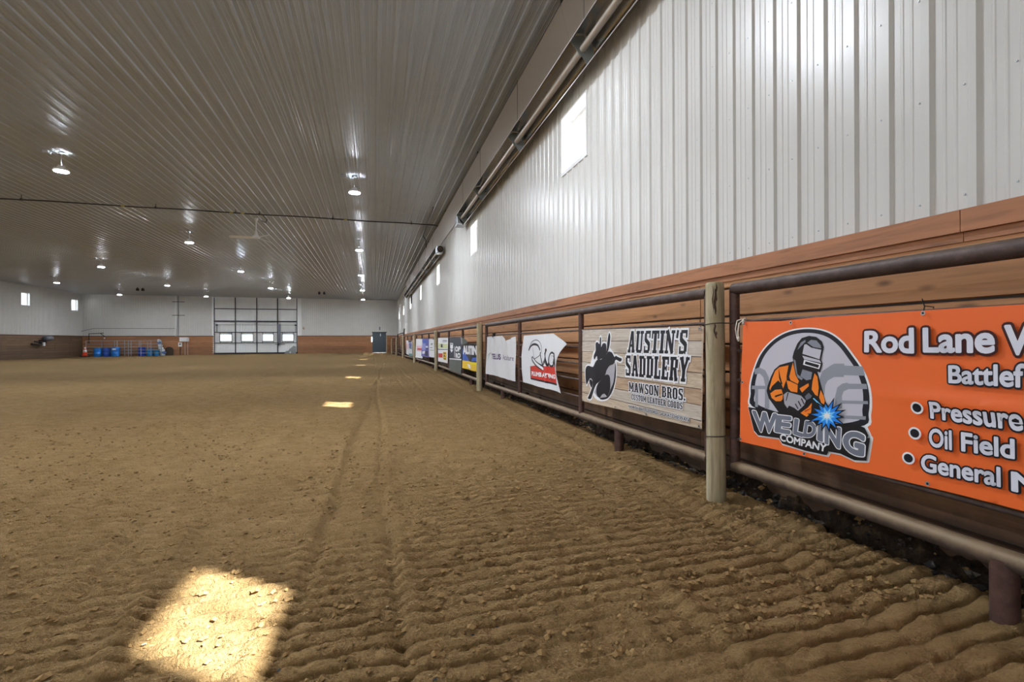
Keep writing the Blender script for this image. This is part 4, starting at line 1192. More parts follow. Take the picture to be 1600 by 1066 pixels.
GLY = {
 'A': (.78, [(.16, .03, .34, .97, .19), (.62, .03, .42, .97, .25), (.2, .33, .56, .33, .12), (0, .07, .32, .07, .14), (.44, .07, .78, .07, .14), (.26, .94, .5, .94, .12)]),
 'B': (.72, [(.2, 0, .2, 1, .25), (.02, .93, .56, .93, .14), (.02, .07, .56, .07, .14), (.2, .51, .56, .51, .12), (.56, .55, .56, .9, .22), (.59, .1, .59, .47, .24)]),
 'C': (.68, [(.16, .1, .16, .9, .26), (.12, .93, .58, .93, .14), (.12, .07, .58, .07, .14), (.57, .64, .57, .98, .18), (.57, .04, .57, .34, .18)]),
 'D': (.72, [(.2, 0, .2, 1, .25), (.02, .93, .56, .93, .14), (.02, .07, .56, .07, .14), (.58, .1, .58, .9, .25)]),
 'E': (.68, [(.2, 0, .2, 1, .25), (.02, .93, .66, .93, .14), (.02, .07, .66, .07, .14), (.2, .5, .46, .5, .13), (.46, .38, .46, .62, .1), (.6, .66, .6, 1, .13), (.6, 0, .6, .34, .13)]),
 'F': (.66, [(.2, 0, .2, 1, .25), (.02, .93, .64, .93, .14), (.02, .07, .42, .07, .14), (.2, .5, .46, .5, .13), (.58, .66, .58, 1, .13)]),
 'G': (.72, [(.16, .1, .16, .9, .26), (.12, .93, .6, .93, .14), (.12, .07, .6, .07, .14), (.58, .66, .58, .98, .18), (.58, .05, .58, .42, .2), (.4, .42, .7, .42, .12)]),
 'H': (.8, [(.19, 0, .19, 1, .24), (.61, 0, .61, 1, .24), (.2, .5, .6, .5, .13), (0, .93, .38, .93, .13), (0, .07, .38, .07, .13), (.42, .93, .8, .93, .13), (.42, .07, .8, .07, .13)]),
 'I': (.42, [(.21, 0, .21, 1, .25), (0, .93, .42, .93, .14), (0, .07, .42, .07, .14)]),
 'L': (.66, [(.2, 0, .2, 1, .25), (.02, .93, .4, .93, .14), (.02, .07, .64, .07, .14), (.58, 0, .58, .4, .14)]),
 'M': (.96, [(.16, 0, .16, 1, .16), (.8, 0, .8, 1, .22), (.18, 1, .48, .25, .2), (.78, 1, .48, .25, .16), (0, .07, .32, .07, .13), (.62, .07, .96, .07, .13), (0, .94, .22, .94, .12), (.74, .94, .96, .94, .12)]),
 'N': (.82, [(.16, 0, .16, 1, .14), (.66, 0, .66, 1, .14), (.14, 1, .66, .02, .25), (0, .07, .32, .07, .13), (.5, .93, .82, .93, .13), (0, .93, .2, .93, .13)]),
 'O': (.74, [(.16, .1, .16, .9, .26), (.58, .1, .58, .9, .26), (.12, .93, .62, .93, .14), (.12, .07, .62, .07, .14)]),
 'R': (.76, [(.2, 0, .2, 1, .25), (.02, .93, .56, .93, .14), (.02, .07, .38, .07, .14), (.2, .5, .56, .5, .12), (.58, .54, .58, .9, .24), (.48, .5, .62, .0, .24), (.5, .07, .76, .07, .14)]),
 'S': (.66, [(.15, .56, .15, .9, .22), (.52, .1, .52, .44, .22), (.12, .93, .56, .93, .14), (.1, .07, .56, .07, .14), (.12, .62, .55, .38, .22), (.56, .68, .56, 1, .13), (.1, 0, .1, .32, .13)]),
 'T': (.74, [(.37, 0, .37, 1, .26), (.02, .93, .72, .93, .14), (.08, .64, .08, 1, .13), (.66, .64, .66, 1, .13), (.16, .07, .58, .07, .14)]),
 'U': (.8, [(.19, .08, .19, 1, .25), (.61, .08, .61, 1, .17), (.14, .07, .64, .07, .14), (0, .93, .38, .93, .13), (.44, .93, .8, .93, .13)]),
 'W': (1.0, [(.1, 1, .3, 0, .22), (.3, 0, .5, .95, .13), (.48, 1, .68, 0, .22), (.68, 0, .9, 1, .13), (0, .94, .28, .94, .12), (.38, .94, .6, .94, .12), (.76, .94, 1, .94, .12)]),
 'Y': (.78, [(.14, 1, .39, .42, .24), (.64, 1, .39, .42, .18), (.39, .5, .39, 0, .25), (0, .94, .3, .94, .12), (.48, .94, .78, .94, .12), (.2, .07, .58, .07, .13)]),
 "'": (.22, [(.14, 1, .1, .66, .17)]), '.': (.24, [(.12, 0, .12, .2, .2)]), ' ': (.3, []),
}


def slab_layer(body, quad, extra=0.0):
    """heavy western slab letters made of bars"""
    x = 0.0
    bars = []
    for ch in body:
        w, st = GLY[ch]
        for a, b, c, d, t in st:
            bars.append((x + a, b, x + c, d, t))
        x += w + 0.07
    W = x - 0.07
    vs, fs = [], []
    for a, b, c, d, t in bars:
        L = math.hypot(c - a, d - b)
        ux, uy = (c - a) / L, (d - b) / L
        h = t / 2 + extra
        a, b, c, d = a - ux * extra, b - uy * extra, c + ux * extra, d + uy * extra
        n = len(vs)
        vs += [(a - uy * h, b + ux * h), (a + uy * h, b - ux * h), (c + uy * h, d - ux * h), (c - uy * h, d + ux * h)]
        fs.append((n, n + 1, n + 2, n + 3))
    return ('mesh', warp(vs, (0, 0, W, 1), quad), fs)


def stroke_layer(pts, w, closed=False):
    """a pen line of width w"""
    vs, fs = [], []
    P_ = list(pts) + ([pts[0]] if closed else [])
    for (a, b), (c, d) in zip(P_[:-1], P_[1:]):
        L = math.hypot(c - a, d - b)
        if L < 1e-6: continue
        ux, uy = (c - a) / L, (d - b) / L
        h = w / 2
        n = len(vs)
        vs += [(a - uy * h, b + ux * h), (a + uy * h, b - ux * h), (c + uy * h, d - ux * h), (c - uy * h, d + ux * h)]
        fs.append((n, n + 1, n + 2, n + 3))
    for a, b in P_:
        n = len(vs)
        vs += [(a + w / 2 * math.cos(k * PI / 4), b + w / 2 * math.sin(k * PI / 4)) for k in range(8)]
        fs.append(tuple(range(n, n + 8)))
    return ('mesh', vs, fs)


def smooth_line(pts, n=6):
    """Catmull-Rom through the points"""
    out = []
    P_ = [pts[0]] + list(pts) + [pts[-1]]
    for i in range(1, len(P_) - 2):
        for k in range(n):
            t = k / n
            out.append(tuple(0.5 * (2 * P_[i][j] + (P_[i + 1][j] - P_[i - 1][j]) * t + (2 * P_[i - 1][j] - 5 * P_[i][j] + 4 * P_[i + 1][j] - P_[i + 2][j]) * t * t
                                    + (3 * P_[i][j] - P_[i - 1][j] - 3 * P_[i + 1][j] + P_[i + 2][j]) * t ** 3) for j in (0, 1)))
    out.append(P_[-2])
    return out


def smooth_poly(pts, n=5):
    m_ = len(pts)
    out = []
    for i in range(m_):
        p0, p1, p2, p3 = pts[i - 1], pts[i], pts[(i + 1) % m_], pts[(i + 2) % m_]
        for k in range(n):
            t = k / n
            out.append(tuple(0.5 * (2 * p1[j] + (p2[j] - p0[j]) * t + (2 * p0[j] - 5 * p1[j] + 4 * p2[j] - p3[j]) * t * t + (3 * p1[j] - p0[j] - 3 * p2[j] + p3[j]) * t ** 3) for j in (0, 1)))
    return out


def scaled(pts, k):
    cx = sum(p[0] for p in pts) / len(pts); cy = sum(p[1] for p in pts) / len(pts)
    return [(cx + (x - cx) * k, cy + (y - cy) * k) for x, y in pts]


def disc(c, r, n=24):
    return [(c[0] + r * math.cos(2 * PI * i / n), c[1] + r * math.sin(2 * PI * i / n)) for i in range(n)]


def banner(name, label, group, yfar, xfun, layers, disp=lambda s, t: 0.0, step=0.07, lift=0.0007, cat='banner', parts=()):
    """layers: [(material, [polygons or meshes])], the first is the sheet itself; (s, t) = metres along the fence, height"""
    allv, allf, mi = [], [], []
    mats = []
    for li, (mn, polys) in enumerate(layers):
        if mn not in mats: mats.append(mn)
        bm = bmesh.new()
        for p in polys:
            if isinstance(p, tuple) and p and p[0] == 'mesh':
                vv = [bm.verts.new((x, y, 0)) for x, y in p[1]]
                for f in p[2]:
                    try: bm.faces.new([vv[k] for k in f])
                    except ValueError: pass
            else:
                vv = [bm.verts.new((x, y, 0)) for x, y in p]
                f = bm.faces.new(vv)
                if len(p) > 4 or True:
                    bmesh.ops.triangulate(bm, faces=[f], ngon_method='EAR_CLIP')
        if step:
            xs_ = [v.co.x for v in bm.verts]; ys_ = [v.co.y for v in bm.verts]
            for ax, lo, hi in ((0, min(xs_), max(xs_)), (1, min(ys_), max(ys_))):
                k = math.floor(lo / step) + 1
                while k * step < hi:
                    no = (1, 0, 0) if ax == 0 else (0, 1, 0)
                    bmesh.ops.bisect_plane(bm, geom=bm.verts[:] + bm.edges[:] + bm.faces[:], plane_co=(k * step, k * step, 0), plane_no=no)
                    k += 1
        bm.verts.index_update()
        bm.normal_update()
        off = lift * li
        for side in ((0, 1) if li == 0 else (0,)):
            n = len(allv)
            for v in bm.verts:
                s, t = v.co.x, v.co.y
                allv.append((xfun(yfar - s) - disp(s, t) - off + (0.003 if side else 0), yfar - s, t))
            for f in bm.faces:
                ids = [n + v.index for v in f.verts]
                # face the ring (-x): (s, t) plane maps to (-y, z)
                if (f.normal.z > 0) == bool(side): ids.reverse()
                allf.append(tuple(reversed(ids))); mi.append(mats.index(mn))
        bm.free()
    mb = MB(); mb.v, mb.f, mb.m, mb.smooth = allv, allf, mi, [li_ == 0 for li_ in mi]
    zc = min(v[2] for v in allv); ym = sum(v[1] for v in allv) / len(allv)
    o = mb.build(name, mats, loc=(xfun(ym), ym, zc))
    tag(o, label, cat, group)
    return o


GB = 'advertising banners tied to the pipe fence'
A = ART
# --- orange welding banner
def d_orange(s, t):
    k = 0.012 * math.sin(2.1 * s + 0.8) * (1.42 - t) / 0.86 + 0.006 * math.sin(7 * s + 3 * t)
    k += 0.010 * math.exp(-((t - 0.985 + 0.02 * (s - 1.4)) / 0.03) ** 2) * sm(s, 0.95, 1.25)
    return k


lay = [('v_orange', [[(-0.004, 1.412), (0.35, 1.402), (0.62, 1.414), (1.2, 1.418), (1.9, 1.422), (2.44, 1.424), (2.44, 0.585), (1.5, 0.576), (0.5, 0.565), (-0.02, 0.553), (-0.016, 0.9)]])]
em = smooth_poly(A['emblem'], 4)
lay += [('v_white', [em, stroke_layer(A['backing'], 0.022, True), A['backing']]), ('v_navy', [scaled(em, 0.968)]), ('v_lilac', [scaled(em, 0.885)]), ('v_pipe', A['pipes']),
        ('v_suit', [A['suit']]), ('v_suit_orange', A['orange']), ('v_suit_deep', A['folds'][3:]), ('v_suit', A['folds'][:3] + [A['glove'] and stroke_layer(A['glove'], 0.012, True)]),
        ('v_glove', [A['glove']]), ('v_suit', A['fingers'] + [A['torch'], A['helmet']]), ('v_steel', [A['torchcore']]), ('v_hgrey', A['hgrey']), ('v_lilac', A['hvisor']), ('v_white', [A['hslot']]), ('v_suit', [A['hslot_in']]),
        ('v_suit', [A['backing']]), ('v_cyan', [A['beam']]),
        ('v_white', [text_layer(c, q_, 0.05, 0.035) for c, q_ in A['welding']]), ('v_letter', [text_layer(c, q_, 0.05) for c, q_ in A['welding']]),
        ('v_white', [text_layer('COMPANY', A['company'], 0.035)]),
        ('v_suit', [A['star'][0]]), ('v_blue', [A['star'][1]]), ('v_cyan', [A['star'][2]]), ('v_white', [A['star'][3]])]
bo = [(w, q_) for w, q_, big in A['otext'] if big]; sml = [(w, q_) for w, q_, big in A['otext'] if not big]
lay += [('v_maroon', [text_layer(w, q_, 0.035, 0.07) for w, q_ in bo]), ('v_ink', [text_layer(w, q_, 0.03, 0.065) for w, q_ in sml] ),
        ('v_text', [text_layer(w, q_, 0.035) for w, q_ in bo] + [text_layer(w, q_, 0.03) for w, q_ in sml]),
        ('v_white', [disc(c, 0.030) for c in A['bullets']]), ('v_ink', [disc(c, 0.021) for c in A['bullets']])]
gr = [(0.02, 1.395), (0.015, 0.98), (0.005, 0.575), (0.55, 0.585), (1.25, 0.592), (1.24, 1.405), (0.45, 1.388), (2.0, 1.405)]
lay += [('galvanised', [disc(c, 0.011, 12) for c in gr]), ('rubber_black', [disc(c, 0.006, 10) for c in gr])]
ob = banner('banner', 'large orange vinyl banner with a welder emblem and white lettering, beside the big timber post', GB, 3.05, lambda y: fx(y) - 0.052, lay, d_orange, 0.03, 0.0005)
part(MB().tube([(2.545, 1.82, 1.40), (2.55, 1.815, 1.44), (2.60, 1.81, 1.435), (2.60, 1.815, 1.40), (2.547, 1.82, 1.39)], 0.003, 6).tube([(2.55, 1.815, 1.435), (2.54, 1.82, 1.475)], 0.0025, 6), 'cable_tie', ['rubber_black'], ob)
part(MB().tube([(2.535, 3.03, 1.395), (2.545, 3.045, 1.425), (2.585, 3.06, 1.435), (2.60, 3.065, 1.41), (2.57, 3.08, 1.42), (2.545, 3.085, 1.40), (2.54, 3.09, 1.34), (2.54, 3.085, 1.27)], 0.006, 8)
     .tube([(2.545, 3.06, 1.43), (2.54, 3.10, 1.42), (2.53, 3.105, 1.36), (2.535, 3.095, 1.29)], 0.004, 8).blob((2.54, 3.088, 1.29), (0.010, 0.010, 0.022), 3, 1), 'rope', ['rope_white'], ob)

# --- saddlery banner printed like planks
so = [(0.0, 1.412), (0.9, 1.408), (1.7, 1.398), (2.43, 1.392), (2.425, 1.0), (2.415, 0.566), (1.6, 0.548), (0.8, 0.534), (0.0, 0.52), (0.006, 0.95)]
rp = random.Random(2)
zz = [0.50, 0.63, 0.755, 0.885, 1.015, 1.145, 1.275, 1.42]
pl = {'print_plank_pale': [], 'print_plank_tan': [], 'print_plank_grey': []}
ln = []


def clip_t(s, t):
    lo = 0.522 + (0.566 - 0.522) * s / 2.42; hi = 1.411 - 0.02 * s / 2.42
    return min(max(t, lo), hi)


for a, b in zip(zz[:-1], zz[1:]):
    cuts = sorted([0.003, 2.412] + [rp.uniform(0.5, 2.0)])
    for c0, c1 in zip(cuts[:-1], cuts[1:]):
        pl[rp.choice(list(pl))].append([(c0, clip_t(c0, a)), (c1, clip_t(c1, a)), (c1, clip_t(c1, b)), (c0, clip_t(c0, b))])
    if a > 0.55:
        ln.append([(0.004, a - 0.003), (2.41, a - 0.003), (2.41, a + 0.003), (0.004, a + 0.003)])
lay = [('print_plank_pale', [so]), ('print_plank_pale', pl['print_plank_pale']), ('print_plank_tan', pl['print_plank_tan']), ('print_plank_grey', pl['print_plank_grey']), ('bark_scar', ln)]
brs = [smooth_poly(b_, 3) for b_ in A['bronco']]
lay += [('v_white', [stroke_layer(b_, 0.04, True) for b_ in brs[:4]] + [A['moon'], stroke_layer(smooth_poly(A['moon'], 3), 0.03, True)]), ('v_glove', [scaled(A['moon'], 0.94)]), ('v_white', [A['rider_white']]),
        ('v_ink', brs)]
for w, q_, big in A['sadtext']:
    if big:
        e_ = 0.085 if 'CUSTOM' not in w else 0.11
        lay += [('v_white', [slab_layer(w, q_, e_)]), ('v_ink', [slab_layer(w, q_)])]
    else:
        lay += [('v_white', [text_layer(w, q_, 0.02, 0.09)]), ('v_ink', [text_layer(w, q_, 0.02)])]
gr = [(0.03, 1.39), (2.40, 1.375), (2.39, 0.585), (0.9, 0.553), (1.55, 0.565), (0.03, 0.54)]
lay += [('galvanised', [disc(c, 0.013, 12) for c in gr]), ('rubber_black', [disc(c, 0.007, 10) for c in gr])]
ob = banner('banner', 'banner printed like wooden planks with a bucking horse and black western lettering', GB, 5.93, lambda y: fx(y) - 0.052, lay,
            lambda s, t: 0.010 * math.sin(3 * s + 1) * (1.4 - t) + 0.014 * math.exp(-((s - 0.38) / 0.12) ** 2) * (1.5 - t) * 0.8, 0.04, 0.0005)
part(MB().tube([(2.54, 3.55, 1.375), (2.56, 3.52, 1.40), (2.60, 3.53, 1.415), (2.58, 3.56, 1.39), (2.545, 3.55, 1.365)], 0.006, 6), 'wire_tie', ['wire_grey'], ob)

# --- white plumbing banner whose near edge has let go and curled
def d_riva(s, t):
    k = 0.008 * math.sin(6 * s + 2 * t)
    if s > 1.62: k += 0.10 * (s - 1.62) ** 2
    if s > 1.2: k += 0.02 * math.exp(-((s - 1.42) / 0.05) ** 2)
    return k


lay = [('v_cloth', [A['riva_outline']]), ('v_red', [A['riva_red']]), ('v_ink', [stroke_layer([A['riva_navy'][k] for k in (0, 1, 2, 3)], 0.028)] + [stroke_layer(smooth_line(p, 8), w * (1.0 if k_ < 2 else 1.75)) for k_, (p, w) in enumerate(A['riva_strokes'])]),
       ('v_white', [stroke_layer(smooth_line(p, 8), w * 1.9) for p, w in A['riva_white']] + [text_layer(w, q_, 0.05) for w, q_ in A['riva_text']])]
sq = [(1.30 + 0.022 * i, 0.765 + 0.014 * math.sin(i * 1.9) - 0.004 * i) for i in range(19)]
lay += [('v_ink', [stroke_layer(smooth_line(sq, 3), 0.010)])]
ob = banner('banner', 'white banner with black script and red box, near edge torn loose in a point', GB, 8.75, lambda y: fx(y) - 0.05, lay, d_riva, 0.05)

# --- crumpled white banner with purple words
def d_tel(s, t):
    f = max(0, t - 0.95)
    return 0.010 * math.sin(5 * s + 4 * t) + f * (0.10 * math.exp(-((s - 1.0 - 0.5 * (1.4 - t)) / 0.14) ** 2) + 0.07 * math.sin(9 * s) ** 2) + 0.006 * math.sin(13 * s - 7 * t)


lay = [('v_cloth', [A['telus_outline']]), ('v_purple', [text_layer('TELUS', A['telus_text'][0][1], 0.04), text_layer('Aculture', A['telus_text'][1][1], 0.0)]),
       ('v_green', [stroke_layer(smooth_line(p, 6), w) for p, w in A['telus_swoosh']])]
ob = banner('banner', 'crumpled plain white banner with small purple lettering and a sagging top edge', GB, 11.55, lambda y: fx(y) - 0.045, lay, d_tel, 0.05)
part(MB().tube([(2.55, 10.9, 1.37), (2.56, 10.92, 1.44), (2.60, 10.9, 1.44), (2.56, 10.88, 1.34)], 0.02, 8), 'clip', ['rubber_black'], ob)

# --- far banners
fd = lambda s, t: 0.012 * math.sin(3 * s + 2 * t)
def d_auto(s, t): return 0.02 * math.sin(5 * s) + 0.08 * max(0, t - 1.0)
D = A['auto']
banner('banner', 'torn banner with white slanted letters over navy blue and a yellow lower band', GB, 14.9, lambda y: fx(y) - 0.05,
       [('v_ink', [D['outline']]), ('v_graygreen', [D['corner']]), ('v_navy', [D['navy']]), ('v_midblue', [D['blue'], D['lt']]), ('v_yellow', [D['yellow']]), ('v_brightyellow', [D['yell2']]), ('v_white', [D['white']]),
        ('v_white', [text_layer('AUSTIN', D['text'], 0.07)])], d_auto, 0.12, 0.0015)
D = A['coop']
banner('banner', 'dark slate banner with a white shield and block letters above a grey lower sheet', GB, 17.75, lambda y: fx(y) - 0.05,
       [('v_slate', [D['outline']]), ('v_graygreen', [D['grey']]), ('v_white', [D['strip'], D['shield'], D['vee']]), ('v_glove', [D['glare'], D['bar']]), ('v_slate', [D['shield_in']]),
        ('v_white', [text_layer('OP', D['t1'], 0.06), text_layer('RO', D['t2'], 0.06)])], fd, 0.3, 0.002)
D = A['ads']
banner('banner', 'white notice banner with a pale green strip, red print and a yellow square', GB, 20.35, lambda y: fx(y) - 0.05,
       [('v_white', [D['outline']]), ('v_lime', [D['green']]), ('v_darkblue', [D['ink'], D['blue']]), ('v_glove', [D['grey']]), ('v_red', [D['red1']]), ('v_yellow', [D['yel']]), ('v_black', [D['blk1'], D['blk2'], D['blk3']])], fd, 0.3, 0.0025)
D = A['whitead']
banner('banner', 'white banner with small dark marks, between the timber post and the periwinkle banner', GB, 24.9, lambda y: fx(y) - 0.05,
       [('v_white', [D['outline']]), ('v_green', [D['ink1'], D['ink2'], D['ink3']]), ('v_slate', [D['ink4']])], fd, 0.3, 0.003)
D = A['bluead']
banner('banner', 'periwinkle blue banner with white and navy shapes, between the two white banners', GB, 27.0, lambda y: fx(y) - 0.05,
       [('v_periwinkle', [D['outline']]), ('v_lightperi', [D['lilac']]), ('v_midblue', [D['round_']]), ('v_white', [D['white1'], D['white2']]), ('v_darkblue', [D['navy'], D['black']])], fd, 0.3, 0.003)
D = A['redad']
banner('banner', 'white banner with a block of red print in its middle', GB, 29.6, lambda y: fx(y) - 0.05,
       [('v_white', [D['outline']]), ('v_pink', [D['red']]), ('v_red', [D['band']])], fd, 0.3, 0.003)
D = A['purplead']
banner('banner', 'purple and white banner with pink and teal patches, farthest down the fence', GB, 37.3, lambda y: fx(y) - 0.05,
       [('v_cloth', [D['outline']]), ('v_pink', [D['pink']]), ('v_periwinkle', [D['blue']]), ('v_darkblue', [D['dark']]), ('v_teal', [D['teal'], D['aqua']])], fd, 0.3, 0.003)

# ------------------------------------------------------------------ tube heaters along the top of the right wall
LIP = [(2.545, 5.275), (2.56, 5.29), (2.63, 5.385), (2.76, 5.405), (2.915, 5.215), (2.905, 5.095), (2.80, 5.00), (2.785, 4.985)]
def offset_profile(p, d):
    out = []
    for i in range(len(p)):
        a, b = p[max(i - 1, 0)], p[min(i + 1, len(p) - 1)]
        tx, tz = b[0] - a[0], b[1] - a[1]
        L = math.hypot(tx, tz)
        out.append((p[i][0] - tz / L * d, p[i][1] + tx / L * d))
    return out


def heater(name, label, y0, y1, brackets, joints, burner_near):
    root = thing(name, label, 'heater', (2.75, (y0 + y1) / 2, 5.0), 'radiant tube heaters under the ceiling corner')
    prof = LIP + list(reversed(offset_profile(LIP, 0.004)))
    js = [y0] + joints + [y1]
    for k, (a, b) in enumerate(zip(js[:-1], js[1:])):
        mb = MB()
        e = 0.004 * (k % 2)
        pr = [(x + e * 0.7, z + e * 0.6) for x, z in prof]
        mb.extrude_profile(pr, lambda x, z: (x, a - 0.05, z), lambda x, z: (x, b, z), closed=True)
        part(mb, 'reflector', ['polished_aluminium'], root)
        lp = MB()
        for (xa, za), (xb, zb_) in (((2.530, 5.262), (2.566, 5.302)), ((2.770, 4.972), (2.796, 4.992))):
            lp.extrude_profile([(xa, za), (xb, zb_), (xb + 0.003, zb_ - 0.003), (xa + 0.003, za - 0.003)], lambda x, z: (x - 0.004, a - 0.05, z), lambda x, z: (x - 0.004, b, z), closed=True)
        part(lp, 'lip', ['bright_lip'], root)
    ty = [y0 + 0.1 + (y1 - y0 - 0.2) * i / 8 for i in range(9)]
    part(MB().tube([(2.735, y, 5.212) for y in ty], 0.045, 20), 'burner_tube', ['heater_tube'], root)
    for y in brackets:
        mb = MB()
        pr = [(2.555, 5.285), (2.635, 5.37), (2.755, 5.39), (2.895, 5.21), (2.89, 5.10), (2.795, 4.995), (2.765, 5.055), (2.70, 5.135), (2.60, 5.235)]
        mb.extrude_profile(pr, lambda x, z: (x, y, z), lambda x, z: (x, y + 0.006, z), closed=True)
        mb.tube([(2.655, y + 0.02, 5.21), (2.70, y + 0.02, 5.135), (2.76, y + 0.02, 5.13), (2.79, y + 0.02, 5.20)], 0.01, 8)
        part(mb, 'bracket', ['bracket_grey'], root)
        part(MB().tube([(2.755, y, 5.39), (2.755, y, 6.42)], 0.004, 6), 'hanger', ['wire_grey'], root)
    for y, s in ((y0 - 0.05, -1), (y1, 1)):
        mb = MB()
        mb.extrude_profile([(2.60, 5.30), (2.635, 5.375), (2.755, 5.395), (2.905, 5.21), (2.895, 5.10), (2.80, 5.02)], lambda x, z: (x, y, z), lambda x, z: (x, y + 0.006 * s, z), closed=True)
        part(mb, 'end_cap', ['polished_aluminium'], root)
    yb = y0 - 0.05 if burner_near else y1
    s = -1 if burner_near else 1
    bx = MB().bbox((2.60, min(yb, yb + s * 0.5), 5.03), (2.88, max(yb, yb + s * 0.5), 5.33), 0.03)
    b_ = part(bx, 'burner_box', ['galvanised'], root)
    yf_ = yb + s * 0.5
    fan = MB().lathe([(0.13, 0), (0.13, 0.06), (0.10, 0.07), (0.10, 0.02), (0.02, 0.02)], (2.74, yf_ - (0.07 if s < 0 else 0), 5.18), 20, axis='Y')
    part(fan, 'blower', ['rubber_black'], b_)
    for k in range(5):
        a = k * 2 * PI / 5
        part(MB().blob((2.74 + 0.06 * math.cos(a), yf_ + s * 0.06, 5.18 + 0.06 * math.sin(a)), (0.022, 0.02, 0.022), k, 1), 'terminal', ['heater_tube_hot'], b_)
    return root


heater('tube_heater', 'long polished radiant tube heater nearest the camera, above the first windows', 0.4, 16.1, [2.9, 6.31, 9.58, 13.18, 15.9], [5.2, 11.0], False)
heater('tube_heater', 'farther polished radiant tube heater with a dark blower on its near end', 22.0, 45.0, [24.4, 28, 32, 36, 40, 44.6], [26.5, 31, 35.5, 40], True)
mb = MB()
prof = [(2.775, 6.395), (2.76, 6.38), (2.955, 5.665), (2.972, 5.672), (2.968, 5.680), (2.957, 5.675), (2.768, 6.385), (2.778, 6.40)]
ysg = [0.8, 7.2, 13.6, 20.0, 26.4, 32.8, 39.2, 45.6]
hs = thing('heat_shield', 'long plain sheet metal heat shield slanting across the wall and ceiling corner', 'heat shield', (2.8, 23, 6.0))
for a, b in zip(ysg[:-1], ysg[1:]):
    part(MB().extrude_profile(prof, lambda x, z: (x, a + 0.002, z), lambda x, z: (x, b - 0.002, z), closed=True), 'shield_panel', ['shield_metal'], hs)
for y in ysg[1:-1]:
    part(MB().box((2.76, y - 0.02, 6.37), (2.80, y + 0.02, 6.47)), 'hanger', ['wire_grey'], hs)

# dark flue drop at the far heater's end
tag(MB().tube([(2.95, 41.1, 5.05), (2.95, 41.1, 4.3)], 0.07, 10).build('vent_pipe', ['black_iron'], loc=(2.95, 41.1, 4.3)), 'short black pipe hanging on the wall below the far heater', 'pipe')

# ------------------------------------------------------------------ gas pipe across the hall
gp = thing('gas_pipe', 'thin black gas pipe running across the whole hall under the ceiling', 'pipe', (-14, 22, 6.35))
n = 24
part(MB().tube([(2.75, 22.2, 6.33)] + [(2.6 - (2.6 - XL - 0.05) * i / n, 22.2 - 0.8 * i / n, 6.36 + 0.012 * math.sin(i * 2.1)) for i in range(n + 1)], 0.024, 8), 'main_pipe', ['black_iron'], gp)
for x in (-12.0, -7.9, -5.2, -4.35, -1.6, 1.6, -16.2, -20.5, -25):
    yv = 22.2 - 0.8 * (2.6 - x) / 33
    part(MB().tube([(x, yv, 6.36), (x, yv, ceil_z(x))], 0.012, 6).box((x - 0.03, yv - 0.04, 6.33), (x + 0.03, yv + 0.04, 6.40)), 'hanger', ['black_iron'], gp)
for x in (-8.95, -5.35, -4.95, -1.1):
    yv = 22.2 - 0.8 * (2.6 - x) / 33
    part(MB().tube([(x - 0.06, yv, 6.36), (x + 0.06, yv, 6.36)], 0.034, 10), 'coupling', ['gas_yellow'], gp)
part(MB().tube([(2.25, 22.2, 6.35), (2.25, 19.9, 6.40), (2.25, 19.6, 6.46)], 0.016, 8).tube([(2.25, 22.2, 6.35), (2.27, 24.2, 6.30), (2.42, 24.3, 6.1), (2.44, 24.3, 5.75)], 0.016, 8), 'branch_pipe', ['black_iron'], gp)
part(MB().tube([(-4.25, 22.1, 6.36), (-4.1, 22.2, 6.2), (-4.18, 22.3, 6.1), (-4.33, 22.25, 6.16)], 0.018, 8), 'valve_loop', ['black_iron'], gp)

# ------------------------------------------------------------------ lamps
def lamp_parts(root, L):
    x, y, z = L
    part(MB().lathe([(0.07, 0), (0.07, -0.05), (0.05, -0.06)], (x, y, z - 0.005), 14), 'ceiling_mount', ['galvanised'], root)
    part(MB().tube([(x, y, z - 0.05), (x, y, z - 0.40)], 0.012, 8), 'stem', ['galvanised'], root)
    part(MB().bbox((x - 0.40, y - 0.07, z - 0.09), (x - 0.26, y + 0.07, z - 0.012), 0.01), 'junction_box', ['galvanised'], root)
    part(MB().lathe([(0.03, 0.16), (0.08, 0.15), (0.10, 0.08), (0.165, 0.06), (0.18, 0.03), (0.18, 0.0), (0.168, -0.002), (0.12, 0.0)], (x, y, z - 0.54), 28, cap=False), 'housing', ['white_paint'], root)
    part(MB().lathe([(0.162, 0.0), (0.161, -0.005), (0.150, -0.009), (0.02, -0.012)], (x, y, z - 0.543), 24), 'lens', ['lamp_light'], root)


LX, LY = [-0.8, -8.5, -16.4, -24.2], [-4.4, 6.1, 16.6, 27.0, 37.2, 48.1, 58.7]  # row behind the camera is unseen, added to brighten the near floor
gl_ = 'round high-bay lamps hanging in rows from the ceiling'
rowname = {16.6: 'nearest row in view', 27.0: 'second row in view', 37.2: 'third row in view', 48.1: 'fourth row in view', 58.7: 'row by the far wall', 6.1: 'row nearly overhead', -4.4: 'unseen fill row added behind camera'}
colname = {-0.8: 'line beside the tube heaters', -8.5: 'line before the overhead door', -16.4: 'line left of the overhead door', -24.2: 'line near the left wall'}
proto = None
for y in LY:
    for x in LX:
        if y < 0 and x > -1: continue
        xx = x + {-0.8: 0.25, -8.5: 0.28, -16.4: 0.3, -24.2: 0.45}[x] - 0.013 * (y - 16.6)
        L = (xx, y, ceil_z(xx))
        lb = 'round high-bay lamp, %s, %s' % (colname[x], rowname[y])
        if proto is None:
            proto = thing('high_bay_lamp', lb, 'lamp', L, gl_)
            lamp_parts(proto, L)
        else:
            dup(proto, L, lb)

